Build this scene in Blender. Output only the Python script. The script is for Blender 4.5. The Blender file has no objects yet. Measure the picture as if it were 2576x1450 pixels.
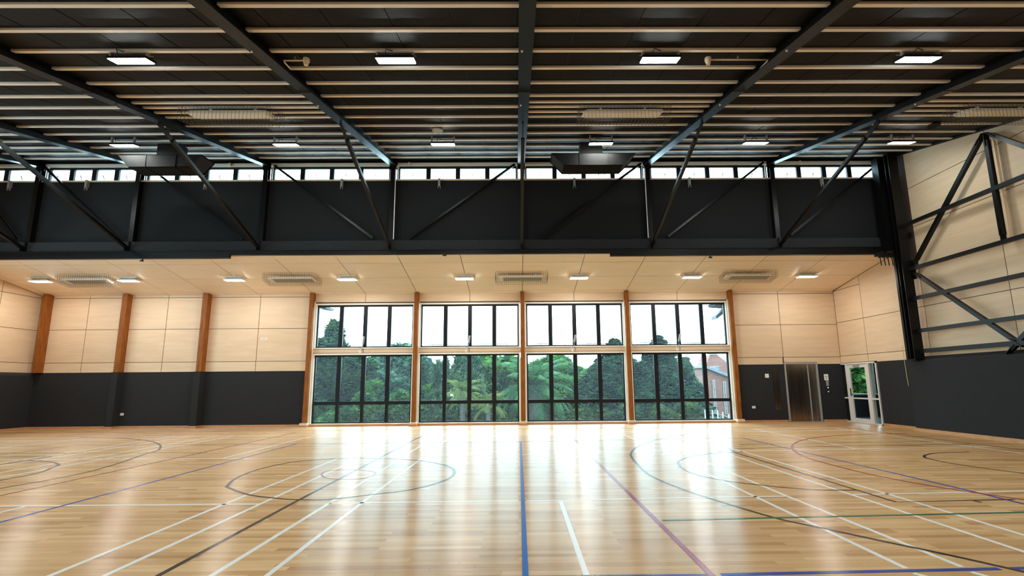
import bpy, math, random
from mathutils import Vector, Matrix, noise
R = random.Random(7)
S = bpy.context.scene
COL = S.collection
# ---------------------------------------------------------------- camera
cd = bpy.data.cameras.new('camera'); cam = bpy.data.objects.new('camera', cd); COL.objects.link(cam)
cd.sensor_width = 36; cd.lens = 17.078; cd.shift_x = -0.00989; cd.shift_y = 0.01739
cd.clip_end = 500
P_, Y_, R_ = 0.16004, 0.01031, -0.00862      # pitch, yaw, roll (radians)
fw = Vector((math.sin(Y_)*math.cos(P_), math.cos(Y_)*math.cos(P_), math.sin(P_)))
r0 = Vector((math.cos(Y_), -math.sin(Y_), 0)); u0 = r0.cross(fw)
rr = r0*math.cos(R_)+u0*math.sin(R_); uu = -r0*math.sin(R_)+u0*math.cos(R_)
cam.matrix_world = Matrix(((rr.x,uu.x,-fw.x,0),(rr.y,uu.y,-fw.y,0),(rr.z,uu.z,-fw.z,1.5),(0,0,0,1)))
S.camera = cam
# ---------------------------------------------------------------- sky, exposure
w = bpy.data.worlds.new('sky'); S.world = w; w.use_nodes = True
bg = w.node_tree.nodes['Background']; bg.inputs[0].default_value = (0.70,0.87,1.0,1); bg.inputs[1].default_value = 2.15
S.view_settings.view_transform = 'Standard'; S.view_settings.look = 'None'
S.view_settings.exposure = 2.4; S.view_settings.gamma = 1
S.view_settings.use_curve_mapping = False
S.cycles.use_denoising = True
S.cycles.max_bounces = 10; S.cycles.diffuse_bounces = 6; S.cycles.glossy_bounces = 4; S.cycles.transparent_max_bounces = 16
S.cycles.caustics_reflective = False; S.cycles.caustics_refractive = False
LED = 27.0       # radiance of the hall's lamps
LED2 = 25.0      # radiance of the low ceiling's lamps
# ---------------------------------------------------------------- materials
def mat(name, col, rough=0.5, metal=0.0, spec=0.5, emit=None, estr=0, coat=0, crough=0.1):
    m = bpy.data.materials.new(name); m.use_nodes = True
    b = m.node_tree.nodes['Principled BSDF']
    b.inputs['Base Color'].default_value = (*col,1); b.inputs['Roughness'].default_value = rough
    b.inputs['Metallic'].default_value = metal; b.inputs['Specular IOR Level'].default_value = spec
    b.inputs['Coat Weight'].default_value = coat; b.inputs['Coat Roughness'].default_value = crough
    if emit: b.inputs['Emission Color'].default_value = (*emit,1); b.inputs['Emission Strength'].default_value = estr
    return m
def nd(m, t, **k):
    n = m.node_tree.nodes.new(t)
    for a, v in k.items(): setattr(n, a, v)
    return n
def lk(m, a, b): m.node_tree.links.new(a, b)
def coords(m, scale=(1,1,1)):
    g = nd(m,'ShaderNodeNewGeometry'); mp = nd(m,'ShaderNodeMapping'); mp.inputs['Scale'].default_value = scale
    lk(m, g.outputs['Position'], mp.inputs['Vector']); return mp.outputs['Vector']
def mottle(m, scale, c0, c1, detail=4, bump=0.0, sc=(1,1,1), dist=0.002, rnd=0.0):
    """noise-driven colour between c0 and c1, with optional relief and per-object tone"""
    v = coords(m, sc); n = nd(m,'ShaderNodeTexNoise'); n.inputs['Scale'].default_value = scale; n.inputs['Detail'].default_value = detail
    lk(m, v, n.inputs['Vector'])
    r = nd(m,'ShaderNodeValToRGB'); r.color_ramp.elements[0].color = (*c0,1); r.color_ramp.elements[1].color = (*c1,1)
    r.color_ramp.elements[0].position = .3; r.color_ramp.elements[1].position = .7
    lk(m, n.outputs['Fac'], r.inputs['Fac']); out = r.outputs['Color']
    b = m.node_tree.nodes['Principled BSDF']
    if rnd:
        oi = nd(m,'ShaderNodeObjectInfo'); h = nd(m,'ShaderNodeHueSaturation'); mr = nd(m,'ShaderNodeMapRange')
        mr.inputs['To Min'].default_value = 1-rnd; mr.inputs['To Max'].default_value = 1+rnd
        lk(m, oi.outputs['Random'], mr.inputs['Value']); lk(m, mr.outputs[0], h.inputs['Value']); lk(m, out, h.inputs['Color']); out = h.outputs['Color']
    lk(m, out, b.inputs['Base Color'])
    if bump:
        bp = nd(m,'ShaderNodeBump'); bp.inputs['Strength'].default_value = bump; bp.inputs['Distance'].default_value = dist
        lk(m, n.outputs['Fac'], bp.inputs['Height']); lk(m, bp.outputs[0], b.inputs['Normal'])
    return m
M = {}
M['ply'] = mottle(mat('plywood',(.6,.42,.25),.5), 3, (.65,.48,.31), (.72,.54,.36), sc=(.35,.35,3), rnd=.03)
M['plyc'] = mottle(mat('plywood_ceiling',(.6,.42,.25),.5), 3, (.84,.70,.54), (.90,.76,.60), sc=(.35,2.5,.35), rnd=.025)
M['gap'] = mat('dark_joint',(.05,.03,.02),.8)
M['felt'] = mottle(mat('charcoal_felt',(.02,.021,.023),.9,spec=.2), 60, (.017,.018,.020), (.030,.031,.034), bump=.3)
M['felt_upper'] = mottle(mat('black_felt',(.012,.013,.014),.9,spec=.2), 60, (.009,.010,.011), (.017,.018,.019), bump=.3)
M['lining'] = mottle(mat('black_lining',(.02,.02,.022),.6,spec=.2), 9, (.0015,.0015,.0017), (.006,.0058,.006), detail=8, bump=.6, dist=.01)
M['steel'] = mat('black_steel',(.004,.0036,.0036),.36,spec=.22)
M['girt'] = mat('black_girt',(.008,.007,.007),.42,spec=.25)
M['purlin'] = mottle(mat('pale_timber',(.6,.45,.36),.55), 4, (.88,.79,.72), (.95,.87,.81), sc=(.4,4,4))
M['post'] = mottle(mat('stained_timber',(.3,.12,.04),.55,spec=.25), 5, (.17,.048,.006), (.34,.11,.014), sc=(6,6,.5), detail=6)
M['skirt'] = mottle(mat('skirting_timber',(.45,.2,.08),.4), 4, (.46,.22,.09), (.6,.32,.15), sc=(.8,.8,5))
M['reveal'] = mat('white_reveal',(.80,.78,.73),.5)
M['cream'] = mat('cream_trim',(.74,.62,.47),.5)
M['alu'] = mat('black_aluminium',(.004,.005,.008),.45,spec=.3)
M['white'] = mat('white_plastic',(.8,.8,.78),.4)
M['whitem'] = mat('white_metal',(.75,.74,.72),.35)
M['grey'] = mat('grey_metal',(.30,.30,.29),.4)
M['heater'] = mat('heater_housing',(.88,.82,.72),.4)
M['grille'] = mottle(mat('heater_face',(.3,.28,.25),.5), 40, (.27,.25,.22),(.42,.38,.33))
M['wire'] = mat('guard_wire',(.10,.085,.06),.4)
M['duct'] = mottle(mat('dark_duct',(.05,.046,.042),.7,spec=.15), 3, (.006,.0055,.005),(.010,.009,.008))
M['ductgap'] = mat('duct_inside',(.012,.011,.011),.8)
M['led'] = mat('led_strip',(1,1,1),.5,emit=(.93,1,.97),estr=LED)
M['led2'] = mat('led_diffuser',(1,1,1),.5,emit=(1,.98,.94),estr=LED2)
M['stainless'] = mottle(mat('stainless_steel',(.3,.27,.24),.22,metal=1), 3, (.20,.175,.15),(.36,.32,.28), sc=(8,8,.3))
M['door_white'] = mat('white_door_frame',(.75,.73,.70),.35)
M['rubber'] = mat('black_rubber',(.01,.01,.01),.6)
M['cord'] = mat('yellow_cord',(.6,.5,.2),.6)
M['blueled'] = mat('call_button_light',(.1,.2,1),.5,emit=(.1,.25,1),estr=3)
# glass with a thin film of rain
g = bpy.data.materials.new('rainy_glass'); g.use_nodes = True; nt = g.node_tree; nt.nodes.clear()
o = nt.nodes.new('ShaderNodeOutputMaterial'); tr = nt.nodes.new('ShaderNodeBsdfTransparent'); tr.inputs[0].default_value = (.88,.985,.98,1)
gl = nt.nodes.new('ShaderNodeBsdfGlossy'); gl.inputs['Roughness'].default_value = .02
fr = nt.nodes.new('ShaderNodeFresnel'); fr.inputs[0].default_value = 1.45
m1 = nt.nodes.new('ShaderNodeMixShader'); nt.links.new(fr.outputs[0], m1.inputs[0]); nt.links.new(tr.outputs[0], m1.inputs[1]); nt.links.new(gl.outputs[0], m1.inputs[2])
tl = nt.nodes.new('ShaderNodeBsdfTranslucent'); tl.inputs[0].default_value = (.8,.95,1,1)
geo = nt.nodes.new('ShaderNodeNewGeometry')
io = nt.nodes.new('ShaderNodeMapRange'); io.inputs[3].default_value = 1.3; io.inputs[4].default_value = 1/1.3; nt.links.new(geo.outputs['Backfacing'], io.inputs[0]); nt.links.new(io.outputs[0], fr.inputs[0])
mp = nt.nodes.new('ShaderNodeMapping'); mp.inputs['Scale'].default_value = (1,1,.45)
nz = nt.nodes.new('ShaderNodeTexNoise'); nz.inputs['Scale'].default_value = 55; nz.inputs['Detail'].default_value = 2
mr = nt.nodes.new('ShaderNodeMapRange'); mr.inputs[1].default_value = .45; mr.inputs[2].default_value = .75; mr.inputs[3].default_value = .0; mr.inputs[4].default_value = .06
m2 = nt.nodes.new('ShaderNodeMixShader')
nt.links.new(geo.outputs['Position'], mp.inputs[0]); nt.links.new(mp.outputs[0], nz.inputs['Vector']); nt.links.new(nz.outputs[0], mr.inputs[0]); nt.links.new(mr.outputs[0], m2.inputs[0])
nt.links.new(m1.outputs[0], m2.inputs[1]); nt.links.new(tl.outputs[0], m2.inputs[2]); nt.links.new(m2.outputs[0], o.inputs[0]); M['glass'] = g
# sprung timber floor: narrow strips running across the hall
CR = .25; AN = .5
def lacquer(m):
    """brushed-on lacquer: a Fresnel-weighted gloss, rougher along the hall than across it"""
    nt = m.node_tree; b = nt.nodes['Principled BSDF']; b.inputs['Specular IOR Level'].default_value = 0
    gs = nt.nodes.new('ShaderNodeBsdfAnisotropic'); gs.inputs['Roughness'].default_value = CR; gs.inputs['Anisotropy'].default_value = AN
    tg = nt.nodes.new('ShaderNodeCombineXYZ'); tg.inputs[0].default_value = 1; nt.links.new(tg.outputs[0], gs.inputs['Tangent'])
    gs.inputs['Color'].default_value = (1,1,1,1); fr = nt.nodes.new('ShaderNodeFresnel'); fr.inputs[0].default_value = 1.48
    mx = nt.nodes.new('ShaderNodeMixShader'); k = nt.nodes.new('ShaderNodeMath'); k.operation = 'MULTIPLY'; k.inputs[1].default_value = .57; nt.links.new(fr.outputs[0], k.inputs[0]); nt.links.new(k.outputs[0], mx.inputs[0]); nt.links.new(b.outputs[0], mx.inputs[1]); nt.links.new(gs.outputs[0], mx.inputs[2])
    nt.links.new(mx.outputs[0], nt.nodes['Material Output'].inputs[0]); return m
def floor_mat(name, per_object):
    m = lacquer(mat(name,(.6,.4,.22),.5)); b = m.node_tree.nodes['Principled BSDF']
    ramp = nd(m,'ShaderNodeValToRGB'); e = ramp.color_ramp.elements
    e[0].position = 0; e[0].color = (.44,.225,.085,1); e[1].position = 1; e[1].color = (.72,.45,.215,1)
    for p, c in ((.15,(.53,.29,.12)),(.5,(.60,.345,.15)),(.8,(.655,.39,.175))): k = e.new(p); k.color = (*c,1)
    if per_object:
        oi = nd(m,'ShaderNodeObjectInfo'); lk(m, oi.outputs['Random'], ramp.inputs['Fac'])
    else:
        v = coords(m); br = nd(m,'ShaderNodeTexBrick'); lk(m, v, br.inputs['Vector'])
        br.inputs['Scale'].default_value = 1; br.inputs['Brick Width'].default_value = .95; br.inputs['Row Height'].default_value = .08
        br.inputs['Mortar Size'].default_value = 0; br.inputs['Color1'].default_value = (0,0,0,1); br.inputs['Color2'].default_value = (1,1,1,1); br.offset = .37; br.offset_frequency = 3
        lk(m, br.outputs['Color'], ramp.inputs['Fac'])
    v = coords(m,(.8,14,1)); n = nd(m,'ShaderNodeTexNoise'); n.inputs['Scale'].default_value = 2.2; n.inputs['Detail'].default_value = 6; lk(m, v, n.inputs['Vector'])
    mr = nd(m,'ShaderNodeMapRange'); mr.inputs['To Min'].default_value = .84; mr.inputs['To Max'].default_value = 1.14; lk(m, n.outputs['Fac'], mr.inputs['Value'])
    h = nd(m,'ShaderNodeHueSaturation'); lk(m, ramp.outputs['Color'], h.inputs['Color']); lk(m, mr.outputs[0], h.inputs['Value']); lk(m, h.outputs['Color'], b.inputs['Base Color'])
    return m
M['floor'] = floor_mat('strip_floor', False); M['board'] = floor_mat('strip_board', True)
def paint(name, c): M[name] = lacquer(mat('line_paint_'+name, c, .5))
paint('l_white',(.80,.78,.74)); paint('l_black',(.018,.013,.011)); paint('l_blue',(.012,.045,.30)); paint('l_sky',(.004,.11,.42))
paint('l_red',(.27,.025,.02)); paint('l_purple',(.32,.04,.10)); paint('l_green',(.012,.12,.055)); paint('l_brown',(.19,.07,.04))
# ---------------------------------------------------------------- mesh helpers
LOC = {}
class MB:
    def __init__(s): s.v = []; s.f = []
    def box(s, x0, x1, y0, y1, z0, z1):
        b = len(s.v); s.v += [(x,y,z) for x in (x0,x1) for y in (y0,y1) for z in (z0,z1)]
        s.f += [tuple(b+i for i in q) for q in ((0,1,3,2),(4,6,7,5),(0,4,5,1),(2,3,7,6),(0,2,6,4),(1,5,7,3))]; return s
    def hexa(s, p):     # eight corners: bottom ring of four, top ring of four
        b = len(s.v); s.v += [tuple(q) for q in p]
        s.f += [tuple(b+i for i in q) for q in ((0,3,2,1),(4,5,6,7),(0,1,5,4),(1,2,6,5),(2,3,7,6),(3,0,4,7))]; return s
    def prism(s, poly, d):   # polygon of 3-D points extruded along vector d
        b = len(s.v); n = len(poly); d = Vector(d); s.v += [tuple(q) for q in poly]+[tuple(Vector(q)+d) for q in poly]
        s.f += [tuple(b+i for i in range(n))[::-1], tuple(b+n+i for i in range(n))]
        s.f += [(b+i, b+(i+1)%n, b+n+(i+1)%n, b+n+i) for i in range(n)]; return s
    def bar(s, p, q, w, h=None, up=(0,0,1)):
        p = Vector(p); q = Vector(q); h = h or w; d = (q-p).normalized(); u = Vector(up)
        if abs(d.dot(u)) > .99: u = Vector((0,1,0))
        a = d.cross(u).normalized()*w/2; c = a.cross(d).normalized()*h/2
        return s.hexa([p-a-c, p+a-c, p+a+c, p-a+c, q-a-c, q+a-c, q+a+c, q-a+c])
    def tube(s, pts, r, n=8):
        pts = [Vector(p) for p in pts]; b0 = len(s.v)
        for i, p in enumerate(pts):
            d = (pts[min(i+1,len(pts)-1)]-pts[max(i-1,0)]).normalized(); u = Vector((0,0,1)) if abs(d.z) < .9 else Vector((0,1,0))
            a = d.cross(u).normalized(); c = a.cross(d); rr_ = r[i] if isinstance(r,(list,tuple)) else r
            s.v += [tuple(p+(a*math.cos(t)+c*math.sin(t))*rr_) for t in [2*math.pi*k/n for k in range(n)]]
        for i in range(len(pts)-1):
            for k in range(n):
                s.f.append((b0+i*n+k, b0+i*n+(k+1)%n, b0+(i+1)*n+(k+1)%n, b0+(i+1)*n+k))
        s.f += [tuple(b0+k for k in range(n))[::-1], tuple(b0+(len(pts)-1)*n+k for k in range(n))]; return s
    def ibeam(s, p, q, w, h, t=.014, side=(1,0,0), nrm=None):
        """I section from p to q (axis on the underside centre): flanges across `side`"""
        p = Vector(p); q = Vector(q); d = (q-p).normalized(); a = Vector(side).normalized(); n = (a.cross(d)).normalized()
        if nrm is not None and n.dot(Vector(nrm)) < 0: n = -n
        for o0, o1, ww in ((0,t,w),(t,h-t,t),(h-t,h,w)):
            c = [p+n*o0-a*ww/2, p+n*o0+a*ww/2, p+n*o1+a*ww/2, p+n*o1-a*ww/2]
            s.hexa(c+[x+(q-p) for x in c])
        return s
    def build(s, name, m, parent=None, smooth=False, bevel=0):
        xs = [v[0] for v in s.v]; ys = [v[1] for v in s.v]; zs = [v[2] for v in s.v]
        c = Vector(((min(xs)+max(xs))/2,(min(ys)+max(ys))/2,min(zs)))
        me = bpy.data.meshes.new(name); me.from_pydata([tuple(Vector(v)-c) for v in s.v], [], s.f); me.update()
        me.materials.append(M[m] if isinstance(m,str) else m)
        if smooth:
            for p in me.polygons: p.use_smooth = True
        ob = bpy.data.objects.new(name, me); COL.objects.link(ob); LOC[ob] = c
        if parent: ob.parent = parent; ob.location = c-LOC[parent]
        else: ob.location = c
        if bevel:
            bv = ob.modifiers.new('edge','BEVEL'); bv.width = bevel; bv.segments = 2; bv.limit_method = 'ANGLE'
        return ob
def tag(o, label, cat, group=None):
    o['label'] = label; o['category'] = cat
    if group: o['group'] = group
    return o
def thing(name, label, cat, loc, group=None):
    o = bpy.data.objects.new(name, None); o.empty_display_size = .2; COL.objects.link(o); o.location = loc; LOC[o] = Vector(loc)
    return tag(o, label, cat, group)
def root(name, loc=(0,0,0)):
    o = bpy.data.objects.new(name, None); COL.objects.link(o); o.location = loc; LOC[o] = Vector(loc); o['kind'] = 'structure'; return o
def struct(o, label=None):
    o['kind'] = 'structure'
    if label: o['label'] = label
    return o
def clump(label, ob): ob['label'] = label; return ob
# ---------------------------------------------------------------- key dimensions (metres)
YF = 18.70; XL = -18.40; XR = 12.45; YH = 15.30; YB = -7.5
ZC = 5.03; SC = .19; RS = .24
def zc(y): return ZC+SC*(YF-y)              # low ceiling over the far bay
def zp(y): return 8.90+RS*(y-YH)            # underside of the roof purlins
def zr(y): return 8.75+RS*(y-YH)            # underside of the rafters
# ================================================================ FLOOR
YN = 4.48
fl = struct(MB().box(XL,XR+.3,YN,YF+.3,-.2,0).box(XL,XR+.3,YB,YN,-.2,-.02).box(XL,XR+.3,YB,2.4,-.02,0).box(XL,-6.6,2.4,YN,-.02,0).box(6.6,XR+.3,2.4,YN,-.02,0).build('floor','floor'))
y = 2.40; row = 0
while y < YN-.01:
    x = -6.6; half = 2.9+ (y-2.4)*1.2
    first = True; off = R.uniform(.2,1.2)
    cuts = [-6.6]
    c = -half-off
    while c < half+.3:
        if c > -6.4: cuts.append(c)
        c += R.uniform(1.0,1.7)
    cuts.append(6.6)
    for a, b in zip(cuts, cuts[1:]):
        MB().box(a+.0006,b-.0006,y+.0006,y+.0794,-.0195,0).build('floorboard','board',fl)
    y += .08; row += 1
def strip(pts, wd, m, z, closed=False, name='court_line'):
    P = [Vector((p[0],p[1],0)) for p in pts]; n = len(P); mb = MB(); L = []; Q = []
    for i in range(n):
        a = P[(i-1)%n] if closed else P[max(i-1,0)]; b = P[(i+1)%n] if closed else P[min(i+1,n-1)]
        d = (b-a).normalized(); nn = Vector((-d.y,d.x,0))*wd/2; L.append(P[i]+nn); Q.append(P[i]-nn)
    z0 = .0004
    for i in range(n if closed else n-1):
        j = (i+1)%n
        mb.hexa([(Q[i].x,Q[i].y,z0),(Q[j].x,Q[j].y,z0),(L[j].x,L[j].y,z0),(L[i].x,L[i].y,z0),(Q[i].x,Q[i].y,z),(Q[j].x,Q[j].y,z),(L[j].x,L[j].y,z),(L[i].x,L[i].y,z)])
    o = mb.build(name, m, fl); return o
def smooth_pts(pts, k=8):
    out = []
    for i in range(len(pts)-1):
        p0 = Vector(pts[max(i-1,0)]); p1 = Vector(pts[i]); p2 = Vector(pts[i+1]); p3 = Vector(pts[min(i+2,len(pts)-1)])
        for j in range(k):
            t = j/k; out.append(.5*((2*p1)+(-p0+p2)*t+(2*p0-5*p1+4*p2-p3)*t*t+(-p0+3*p1-3*p2+p3)*t**3))
    out.append(Vector(pts[-1])); return [(p.x,p.y) for p in out]
WL = [[(-3.792,1.761),(-3.806,7.197),(-3.765,10.141),(-3.765,15.548)], [(-3.359,1.746),(-3.334,6.866),(-3.300,15.504)], [(-2.497,1.718),(-2.448,6.628),(-2.427,15.421)], [(-2.013,1.703),(-2.029,7.062),(-1.948,15.496)],
 [(3.124,15.757),(3.141,9.643),(3.140,5.777),(3.135,4.193)], [(3.584,15.843),(3.568,6.744),(3.606,4.212)], [(4.459,15.888),(4.434,13.499),(4.459,6.747),(4.462,2.042)], [(4.890,15.844),(4.884,14.841),(4.964,6.433),(4.901,2.504)],
 [(7.624,16.112),(7.636,11.785),(7.574,11.151)], [(10.322,16.112),(10.367,11.872),(10.461,7.758)], [(0.548,15.754),(0.537,10.901)], [(0.546,6.640),(0.533,4.136)],
 [(-9.205,6.710),(-3.352,6.627)], [(-2.443,6.627),(0.003,6.643)], [(0.101,6.639),(1.484,6.684)], [(1.593,6.701),(3.548,6.745)], [(4.490,6.793),(9.403,6.997)],
 [(-9.289,10.824),(-3.724,10.672),(4.749,11.033),(10.824,11.387)], [(-13.555,10.472),(-12.934,15.350)], [(-10.532,7.878),(-10.617,15.594)], [(-10.218,7.513),(-10.097,15.547)], [(-9.411,6.728),(-9.244,15.468)], [(-8.905,6.246),(-8.743,15.422)], [(-6.271,10.760),(-6.231,15.422)],
 [(-6.474,3.847),(-6.348,6.638)], [(-17.866,15.335),(-8.711,15.535),(-1.287,15.680),(7.266,15.871),(10.796,16.354)], [(-17.549,14.700),(-6.403,14.659),(-1.217,14.842),(6.857,15.257),(11.116,15.474)], [(3.112,4.093),(4.433,1.892)], [(3.583,4.102),(4.546,1.700)],
 [(-13.499,10.765),(-9.289,10.824)]]
for p in WL: strip(p, .05, 'l_white', .0012)
def cl(pts, m, wd=.05, z=.0018, sm=False):
    strip(smooth_pts(pts) if sm else pts, wd, m, z)
cl([(-2.887,1.732),(-2.928,6.870)],'l_black'); cl([(-2.928,6.870),(-2.872,14.140),(-2.860,16.493)],'l_black')
cl([(-5.914,3.391),(-5.818,13.270)],'l_blue'); cl([(-7.379,4.795),(-7.248,16.390)],'l_red'); cl([(0.069,13.313),(0.046,1.636)],'l_sky',.05,.0022)
cl([(1.545,16.605),(1.511,1.588)],'l_purple',.055,.0026); cl([(6.120,13.644),(6.199,6.954),(6.098,3.693)],'l_blue')
cl([(4.683,10.943),(4.729,6.360),(6.290,6.424)],'l_black',.05,.0022); cl([(5.735,6.376),(5.747,6.292)],'l_black',.05)
cl([(4.935,11.453),(7.572,11.715),(10.758,11.840)],'l_black',.05); cl([(4.846,11.565),(4.702,10.848)],'l_black',.05)
cl([(1.586,5.663),(8.285,5.909)],'l_green',.05,.0024); cl([(5.381,12.157),(10.355,12.444)],'l_green',.05)
cl([(-14.606,11.943),(-7.203,11.710)],'l_green',.05); cl([(-14.074,11.464),(-10.385,11.303),(-10.240,7.668)],'l_black',.05)
cl([(-12.069,9.162),(-11.763,13.407),(-4.614,13.172),(-0.036,13.232),(6.120,13.644)],'l_blue',.05,.0015)
cl([(7.701,16.690),(10.704,17.146),(11.024,8.269)],'l_brown',.06); cl([(-17.844,17.283),(-7.504,16.962),(1.573,16.895),(7.701,16.690)],'l_brown',.05,.0014)
cl([(1.592,4.110),(3.863,4.160)],'l_blue',.055); cl([(3.948,4.161),(6.648,4.244)],'l_blue',.055); cl([(-1.705,4.112),(1.484,4.102)],'l_blue',.055)
# arcs and rings
def ring(cx, cy, r, m, wd=.05, z=.0020): strip([(cx+r*math.cos(2*math.pi*k/72), cy+r*math.sin(2*math.pi*k/72)) for k in range(72)], wd, m, z, closed=True)
RING = [(-4.418,7.737),(-3.806,7.197),(-3.249,6.931),(-2.907,6.846),(-2.533,6.851),(-2.043,7.112),(-1.547,7.423),(-1.156,8.115),(-1.114,8.825),(-1.359,9.510),(-2.033,10.181),(-3.008,10.512),(-3.748,10.507),(-4.409,10.234),(-4.674,9.716),(-4.756,9.159),(-4.669,8.408),(-4.418,7.737)]
cl(RING,'l_black',.05,.0022,True)
cl([(-3.386,8.728),(-3.424,9.000),(-3.283,9.132),(-3.065,9.160),(-2.768,9.081),(-2.540,8.908),(-2.460,8.750),(-2.452,8.493),(-2.587,8.293),(-2.865,8.258),(-3.175,8.394),(-3.386,8.728)],'l_purple',.035,.0024,True)
cl([(0.483,8.770),(0.551,8.651),(0.655,8.683),(0.670,8.778),(0.584,8.842),(0.483,8.770)],'l_white',.02,.0024,True)
cl([(-13.430,15.450),(-12.287,15.292),(-11.425,14.891),(-10.474,14.302),(-9.686,13.585),(-9.106,12.869),(-8.672,12.161),(-8.449,11.413),(-7.936,9.920),(-7.746,8.755),(-8.011,7.239)],'l_black',.05,.0020,True)
cl([(-10.315,10.674),(-9.969,10.598),(-9.629,10.471),(-9.291,10.247),(-9.066,10.038),(-8.886,9.705),(-8.576,9.026),(-8.611,7.888)],'l_black',.05,.0020,True)
cl([(5.500,14.900),(4.795,14.506),(3.718,13.371),(2.873,12.010),(2.465,10.947),(2.327,10.315),(2.238,9.512),(2.168,8.303),(2.342,7.226),(2.580,6.459),(2.863,5.706),(3.146,5.301),(3.479,4.829),(3.783,4.416),(4.309,3.581)],'l_black',.05,.0020,True)
cl([(4.897,10.896),(4.234,10.759),(3.572,10.340),(3.199,9.886),(3.021,9.508),(2.907,8.904),(2.931,8.366),(3.087,7.980),(3.297,7.686),(3.725,7.344),(4.161,7.108),(4.703,7.054)],'l_black',.05,.0020,True)
cl([(11.221,14.291),(9.953,14.243),(8.611,13.827),(7.486,13.044),(6.772,12.243),(6.357,11.591),(6.017,10.877),(5.774,10.025),(5.704,9.246),(5.721,8.241),(5.905,7.400),(6.157,6.832),(6.701,5.889)],'l_red',.05,.0024,True)
cl([(9.550,10.557),(8.821,10.489),(8.360,10.231),(8.139,10.024),(7.998,9.770),(7.923,9.240),(8.040,8.593),(8.437,7.460)],'l_black',.05,.0020,True)
# worn pale patch on the boards near the left
strip([(-6.468,8.720),(-6.278,8.745)], .07, 'board', .0010, name='worn_patch')
# ================================================================ FAR WALL
PX = [-18.04,-15.02,-11.96,-7.92,-3.89,.20,4.25,8.30]      # timber posts along the far wall
ZJ = [2.10,2.44,3.70,4.93]                                 # panel joint heights
MX = [(a+b)/2 for a, b in zip(PX,PX[1:])]
wf = struct(MB().box(XL-.3,PX[3],YF+.006,YF+.3,0,ZC+.3).box(PX[7],XR+.3,YF+.006,YF+.3,0,ZC+.3).box(PX[3],PX[7],YF+.006,YF+.3,4.66,ZC+.3)
    .box(PX[3],PX[7],YF+.006,YF+.3,2.72,2.90).box(PX[3],PX[7],YF+.006,YF+.3,-.1,.06).build('wall_far','gap'))
G = .009
def panel(x0,x1,z0,z1,par=wf,name='wall_panel'): return MB().box(x0+G,x1-G,YF,YF+.022,z0+G,z1-G).build(name,'ply',par)
cols = []
xs = [XL]+[v for k in range(3) for v in (PX[k],MX[k])]+[PX[3]]
xs = [XL,PX[0],-16.55,PX[1],-13.52,PX[2],-9.97,PX[3]]
for i in range(len(xs)-1):
    for z0, z1 in ((2.02,ZJ[1]),(ZJ[1],ZJ[2]),(ZJ[2],ZJ[3]),(ZJ[3],ZC+.02)):
        panel(xs[i],xs[i+1],z0,z1)
for x0, x1 in ((PX[7],10.24),(10.24,XR)):
    for z0, z1 in ((2.02,ZJ[1]),(ZJ[1],ZJ[2]),(ZJ[2],ZJ[3]),(ZJ[3],ZC+.02)):
        if x0 > 10 and z0 < 2.1: MB().box(x0+G,11.52,YF,YF+.022,2.25,z1-G).build('wall_panel','ply',wf); MB().box(11.52,x1-G,YF,YF+.022,2.02,z1-G).build('wall_panel','ply',wf)
        elif z0 < 2.1: MB().box(x0+G,10.20,YF,YF+.022,2.02,z1-G).build('wall_panel','ply',wf); 
        else: panel(x0,x1,z0,z1)
for k in range(3,7):
    for x0, x1 in ((PX[k],MX[k]),(MX[k],PX[k+1])):
        panel(x0,x1,4.70,ZC+.02,name='header_panel')
        panel(x0,x1,2.73,2.885,name='spandrel_panel')
# charcoal felt dado on the solid parts of the wall
def dado(x0,x1,y=YF,z1=2.07,zb=.085): return MB().box(x0,x1,y-.022,y+.001,zb,z1).build('felt_dado','felt',wf)
dado(XL,PX[1]-.12); dado(PX[1]+.12,PX[2]-.12); dado(PX[2]+.12,PX[3]-.09)
for k in (1,2): MB().box(PX[k]-.125,PX[k]+.125,YF-.30,YF+.001,.085,2.07).build('felt_pilaster','felt',wf)
dado(PX[7]+.08,10.22,z1=2.17); dado(11.50,XR,z1=2.17)
# skirtings
def skirt(name, x0,x1,y0,y1,h=.085): return struct(MB().box(x0,x1,y0,y1,0,h).build(name,'skirt',bevel=.006))
b = root('baseboard_far',(-3,YF,0))
for x0, x1 in ((XL,PX[1]-.16),(PX[1]+.16,PX[2]-.16),(PX[2]+.16,PX[3]-.11),(PX[7]+.12,10.20),(11.54,XR)):
    MB().box(x0,x1,YF-.05,YF,0,.085).build('skirting_board','skirt',b)
for k in (1,2): MB().box(PX[k]-.16,PX[k]+.16,YF-.335,YF,0,.085).build('skirting_block','skirt',b)
for k in range(3,7): MB().box(PX[k]+.14,PX[k+1]-.14,YF-.09,YF,0,.075).build('skirting_board','skirt',b)
for k in range(3,8): MB().box(PX[k]-.14,PX[k]+.14,YF-.30,YF,0,.07).build('skirting_block','skirt',b)
for k in range(3,8): MB().box(PX[k]-.13,PX[k]+.13,YF-.29,YF,.07,.14).build('plinth_block','cream',b)
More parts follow.
